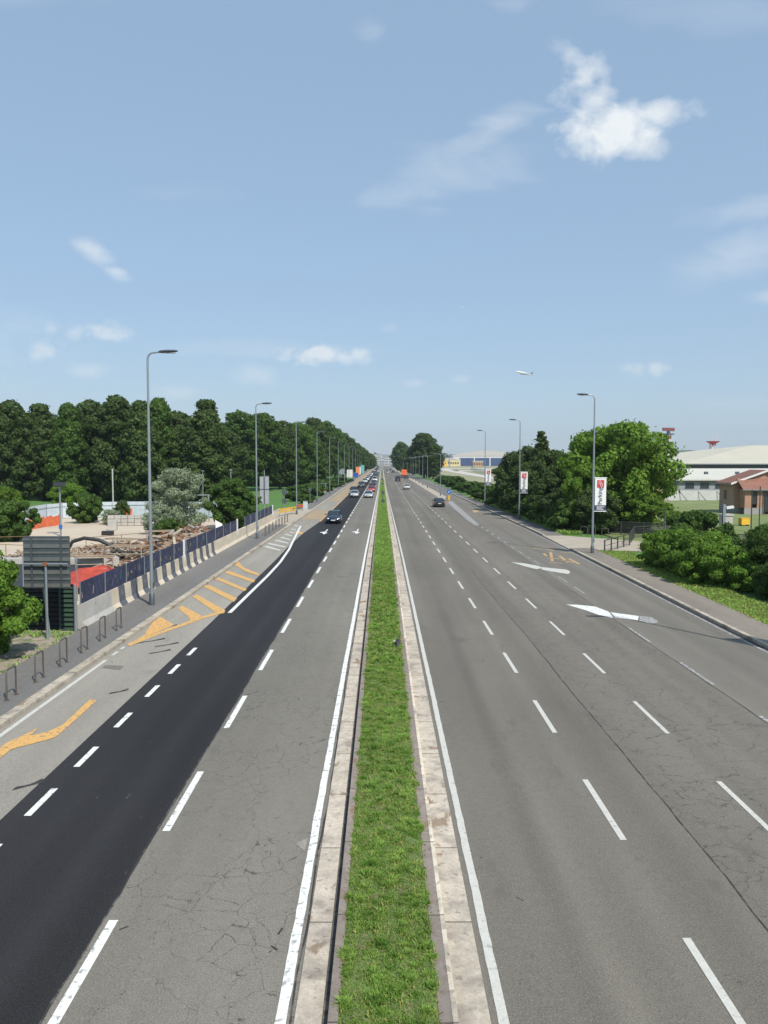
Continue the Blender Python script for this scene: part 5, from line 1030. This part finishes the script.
# ------------------------------------------------------------------ vehicles
def carpaint(name, col, metal=.3):
    m = Mat(name, col, .28, metal, .6); m.b.inputs['Coat Weight'].default_value = .7; m.b.inputs['Coat Roughness'].default_value = .06; return m.vary(1.5, .06).done()
PAINT = {k: carpaint('car_paint_'+k, c) for k, c in dict(darkblue=(.012, .022, .045), silver=(.46, .48, .49), grey=(.16, .17, .18), red=(.42, .015, .02), white=(.66, .66, .65), black=(.012, .012, .014), maroon=(.09, .02, .035), anthracite=(.05, .055, .06)).items()}
STY = {'hatch': dict(L=4.1, W=1.76, hood=.92, belt=.98, gb=(-1.98, 1.05), gt=(-1.55, .30), H=1.47), 'sedan': dict(L=4.6, W=1.8, hood=.88, belt=.95, gb=(-1.75, 1.05), gt=(-1.05, .35), H=1.43),
       'suv': dict(L=4.5, W=1.86, hood=1.05, belt=1.12, gb=(-2.12, 1.1), gt=(-1.8, .45), H=1.68), 'van': dict(L=5.0, W=1.95, hood=1.15, belt=1.2, gb=(-2.42, 1.6), gt=(-2.3, 1.0), H=2.0)}
def car(label, x, y, heading, color, style='hatch', name='car', cat='car', group=None):
    s = STY[style]; L, W = s['L'], s['W']; hw = W/2; o = empty(name, (x, y, .004), heading, label, cat, group); pm = PAINT[color]; h2 = L/2
    def ringb(yy, w_, zb, zt): return [(-w_*.86, yy, zb), (-w_, yy, zb+.14), (-w_*1.0, yy, zb*.4+zt*.6), (-w_*.95, yy, zt-.07), (-w_*.84, yy, zt), (0, yy, zt+.035), (w_*.84, yy, zt), (w_*.95, yy, zt-.07), (w_*1.0, yy, zb*.4+zt*.6), (w_, yy, zb+.14), (w_*.86, yy, zb)]
    bl, hd_ = s['belt'], s['hood']; rear = bl if style != 'sedan' else bl-.02
    B = [ringb(-h2, hw*.80, .38, rear-.22), ringb(-h2+.07, hw*.93, .28, rear-.06), ringb(-h2+.4, hw*.985, .22, rear), ringb(-.9, hw, .2, bl), ringb(0, hw, .19, bl-.01), ringb(.95, hw*.99, .2, bl-.03), ringb(1.15, hw*.985, .2, hd_), ringb(h2-.55, hw*.95, .22, hd_-.09), ringb(h2-.18, hw*.86, .27, hd_-.2), ringb(h2-.03, hw*.72, .33, hd_-.33), ringb(h2, hw*.6, .38, hd_-.42)]
    MB().loft(B).build('body', pm, o, True)
    (b0, b1), (t0, t1), H = s['gb'], s['gt'], s['H']; z0 = bl-.03; bw, tw = hw*.90, hw*.70
    def rr_(y0, y1, w_, z, c=.16): return [(-w_, y0+c, z), (-w_+c, y0, z), (w_-c, y0, z), (w_, y0+c, z), (w_, y1-c, z), (w_-c, y1, z), (-w_+c, y1, z), (-w_, y1-c, z)]
    MB().loft([rr_(b0, b1, bw, z0), rr_(b0*.35+t0*.65, b1*.35+t1*.65, bw*.4+tw*.6, z0*.35+H*.65), rr_(t0+.03, t1-.03, tw*.98, H-.05, .12)]).build('windows', M['glass'], o, True)
    MB().loft([rr_(t0-.03, t1+.03, tw*1.04, H-.075, .12), rr_(t0+.02, t1-.02, tw*.98, H-.02, .14), rr_(t0+.2, t1-.2, tw*.8, H, .14)]).build('roof', pm, o, True)
    for sx in (-1, 1):
        for (by, ty) in ((b1-.1, t1-.02), (b0+.12, t0+.04), ((b0+b1)/2-.1, (t0+t1)/2)):
            MB().tube([(sx*bw*.99, by, z0), (sx*(bw*.4+tw*.6), by*.35+ty*.65, z0*.35+H*.65), (sx*tw*1.0, ty, H-.06)], .035, 5).build('pillar', pm, o)
        MB().ball((sx*(hw+.07), b1-.28, bl+.08), (.11, .07, .08), 8, 5).build('mirror', pm, o, True)
        MB().ball((sx*hw*.68, h2-.17, hd_-.30), (.17, .13, .085), 10, 6).build('headlight', M['headlight'], o, True)
        MB().ball((sx*hw*.78, -h2+.09, rear-.24), (.14, .1, .12), 10, 6).build('taillight', M['taillight'], o, True)
        for wy in (-L*.30, L*.31):
            w_ = MB().tube([(sx*(hw-.21), wy, .32), (sx*(hw-.19), wy, .32), (sx*(hw-.02), wy, .32), (sx*(hw+.005), wy, .32)], [.27, .32, .32, .27], 18).build('wheel', M['rubber'], o, True)
            MB().tube([(sx*(hw-.02), wy, .32), (sx*(hw+.012), wy, .32)], [.2, .17], 14).build('rim', M['rim'], w_, True)
    MB().box((0, h2-.03, .47), (hw*1.0, .1, .16)).build('grille', M['black'], o); MB().box((0, -h2+.03, .36), (hw*1.5, .14, .14)).build('rear_bumper', M['black'], o)
    MB().box((0, h2+.026, .45), (.5, .012, .11)).build('number_plate', M['plate'], o); MB().box((0, -h2-.03, .62), (.5, .06, .11)).build('number_plate', M['plate'], o)
    return o
IN = [('Dark blue car leading alone in the fresh dark lane', -5.75, 96, 'darkblue', 'hatch'), ('Silver car at the head of the queue in the dark lane', -5.7, 166, 'silver', 'hatch'), ('Dark car half hidden left behind the first silver one', -6.5, 184, 'black', 'suv'), ('Silver-blue car at the head of the inner lane queue', -2.75, 164, 'silver', 'sedan'), ('Bright red car behind the silver one in the inner lane', -2.6, 196, 'red', 'hatch'),
      ('Dark red car behind the bright red one', -2.7, 214, 'maroon', 'suv'), ('Dark grey car in the middle of the outer queue', -6.0, 232, 'anthracite', 'suv'), ('White van-like car farther back in the inner lane', -2.7, 300, 'white', 'van'), ('Black car before the white van', -2.7, 262, 'black', 'hatch'), ('Silver car in the long outer queue, before the white one', -5.9, 278, 'silver', 'suv'), ('White car in the long outer queue', -5.9, 318, 'white', 'hatch'), ('Grey car in the long outer queue behind the white one', -5.9, 355, 'grey', 'sedan'),
      ('Silver car far back in the outer queue', -5.9, 398, 'silver', 'hatch'), ('White car far back in the outer queue', -5.8, 440, 'white', 'suv'), ('Black car far back in the inner lane', -2.7, 370, 'black', 'suv'), ('Anthracite car far back in the inner lane', -2.7, 420, 'anthracite', 'hatch'), ('Black car near the end of the inner queue', -2.7, 500, 'black', 'sedan'), ('Darkest car near the end of the outer queue', -5.9, 520, 'black', 'suv'), ('White car at the very end of the inner queue', -2.7, 580, 'white', 'van'), ('Silver car at the very end of the outer queue', -5.9, 620, 'silver', 'hatch')]
for lab, x, y, c, st in IN: car(lab, x, y, math.pi, c, st, group='cars coming towards the viewer')
OUT = [('Black car driving away, nearest on the right carriageway', 9.3, 131, 'black', 'sedan'), ('White car driving away in the middle lane', 6.6, 214, 'white', 'hatch'), ('Dark car just in front of the orange truck', 10.7, 350, 'black', 'hatch'), ('White car far away in the inner right lane', 3.8, 520, 'white', 'hatch'), ('Dark car far away beside the white one', 7.5, 540, 'black', 'suv'), ('Grey car farthest away on the right', 4.2, 640, 'grey', 'suv'), ('Black car farthest away in the middle lane', 7.2, 690, 'black', 'suv')]
for lab, x, y, c, st in OUT: car(lab, x, y, 0, c, st, group='cars driving away')
car('Black van driving away before the orange truck', 5.95, 302, 0, 'black', 'van', 'van', 'van')
o = empty('truck', (10.7, 392, .004), 0, 'Orange box truck driving away on the right carriageway', 'truck'); MB().box((0, -1.2, 2.3), (2.5, 6.4, 2.6)).build('cargo_box', simple('orange_truck', (.80, .16, .05), .5), o)
MB().box((0, 3.2, 1.65), (2.3, 1.9, 2.1)).build('cab', M['whitep'], o); MB().box((0, 4.17, 2.1), (2.0, .04, .8)).build('windscreen', M['glass'], o); MB().box((0, 0, .75), (1.2, 8, .3)).build('chassis', M['black'], o)
for sx in (-1, 1):
    for wy in (-3, -1.8, 2.9):
        w_ = MB().tube([(sx*.85, wy, .48), (sx*1.15, wy, .48)], .48, 16).build('wheel', M['rubber'], o, True); MB().tube([(sx*1.15, wy, .48), (sx*1.17, wy, .48)], .25, 12).build('rim', M['rim'], w_)
    MB().box((sx*1.0, -4.42, .95), (.3, .06, .16)).build('taillight', M['taillight'], o)
MB().box((0, -4.4, .6), (2.2, .1, .14)).build('bumper', M['black'], o); MB().box((0, -4.42, 2.3), (.03, .03, 2.5)).build('door_seam', M['black'], o)
# ------------------------------------------------------------------ airliners
def plane(px, py, Y, s, label, pitch=.20, rz=math.pi/2+.25):
    o = empty('airliner', (XA(px, Y), Y, HT(py, Y)), rz, label, 'airplane'); o.rotation_euler = (pitch, -.12, rz); o.scale = (s, s, s)
    fu = [(-17, .25, 1.0), (-14, .9, .7), (-9, 1.7, .2), (-4, 1.95, 0), (10, 1.95, 0), (13.5, 1.7, -.1), (15.8, 1.1, -.3), (17, .3, -.5)]
    MB().loft([[(r*math.cos(a), y, z+r*math.sin(a)) for a in [k*math.pi/8 for k in range(16)]] for y, r, z in fu]).build('fuselage', M['whitep'], o, True)
    def wing(sx, pts, nm, m_, th=.35):
        P = [(sx*a, b, c) for a, b, c in pts]; n = len(P); MB().add(P+[(a, b, c-th) for a, b, c in P], [tuple(range(n)), tuple(range(n, 2*n))[::-1]]+[(i, n+i, n+(i+1) % n, (i+1) % n) for i in range(n)]).build(nm, m_, o)
    for sx in (-1, 1):
        wing(sx, [(1.5, 4, -.9), (17, -4, .7), (17, -5.6, .7), (6, -2.6, -.4), (1.5, -2.6, -.9)], 'wing', M['galv']); wing(sx, [(.4, -12.5, 1.1), (6, -15.6, 1.5), (6, -16.8, 1.5), (.4, -15.8, 1.1)], 'tailplane', M['whitep'], .2)
        MB().tube([(sx*5.6, 4.2, -1.9), (sx*5.6, 1.2, -1.9)], [1.0, .7], 12).build('engine', M['galv_d'], o, True)
    MB().add([(-.15, -11, 1.4), (-.15, -15.6, 6.8), (-.15, -17.4, 6.8), (-.15, -16.2, 1.2), (.15, -11, 1.4), (.15, -15.6, 6.8), (.15, -17.4, 6.8), (.15, -16.2, 1.2)], [(0, 1, 2, 3), (7, 6, 5, 4), (0, 4, 5, 1), (1, 5, 6, 2), (2, 6, 7, 3), (3, 7, 4, 0)]).build('tail_fin', simple('tail_green', (.10, .22, .20), .5), o)
plane(523, 374.3, 1500, 1.0, 'White airliner climbing above the right-hand lamps'); plane(462, 310, 6000, 1.0, 'Tiny far airliner high in the sky', .1)

# ------------------------------------------------------------------ the air
hm = bpy.data.materials.new('air'); hm.use_nodes = True; hn = hm.node_tree; hn.nodes.clear()
pv = N(hn, 'ShaderNodeVolumePrincipled'); pv.inputs['Color'].default_value = (.80, .90, 1, 1); pv.inputs['Density'].default_value = .00013; pv.inputs['Anisotropy'].default_value = .2
ho = N(hn, 'ShaderNodeOutputMaterial'); hn.links.new(pv.outputs[0], ho.inputs['Volume'])
MB().box((0, 2660, 99.5), (18100, 5520, 203)).build('haze', hm, None, kind='stuff', label='thin summer haze in the air over the whole road', cat='haze')
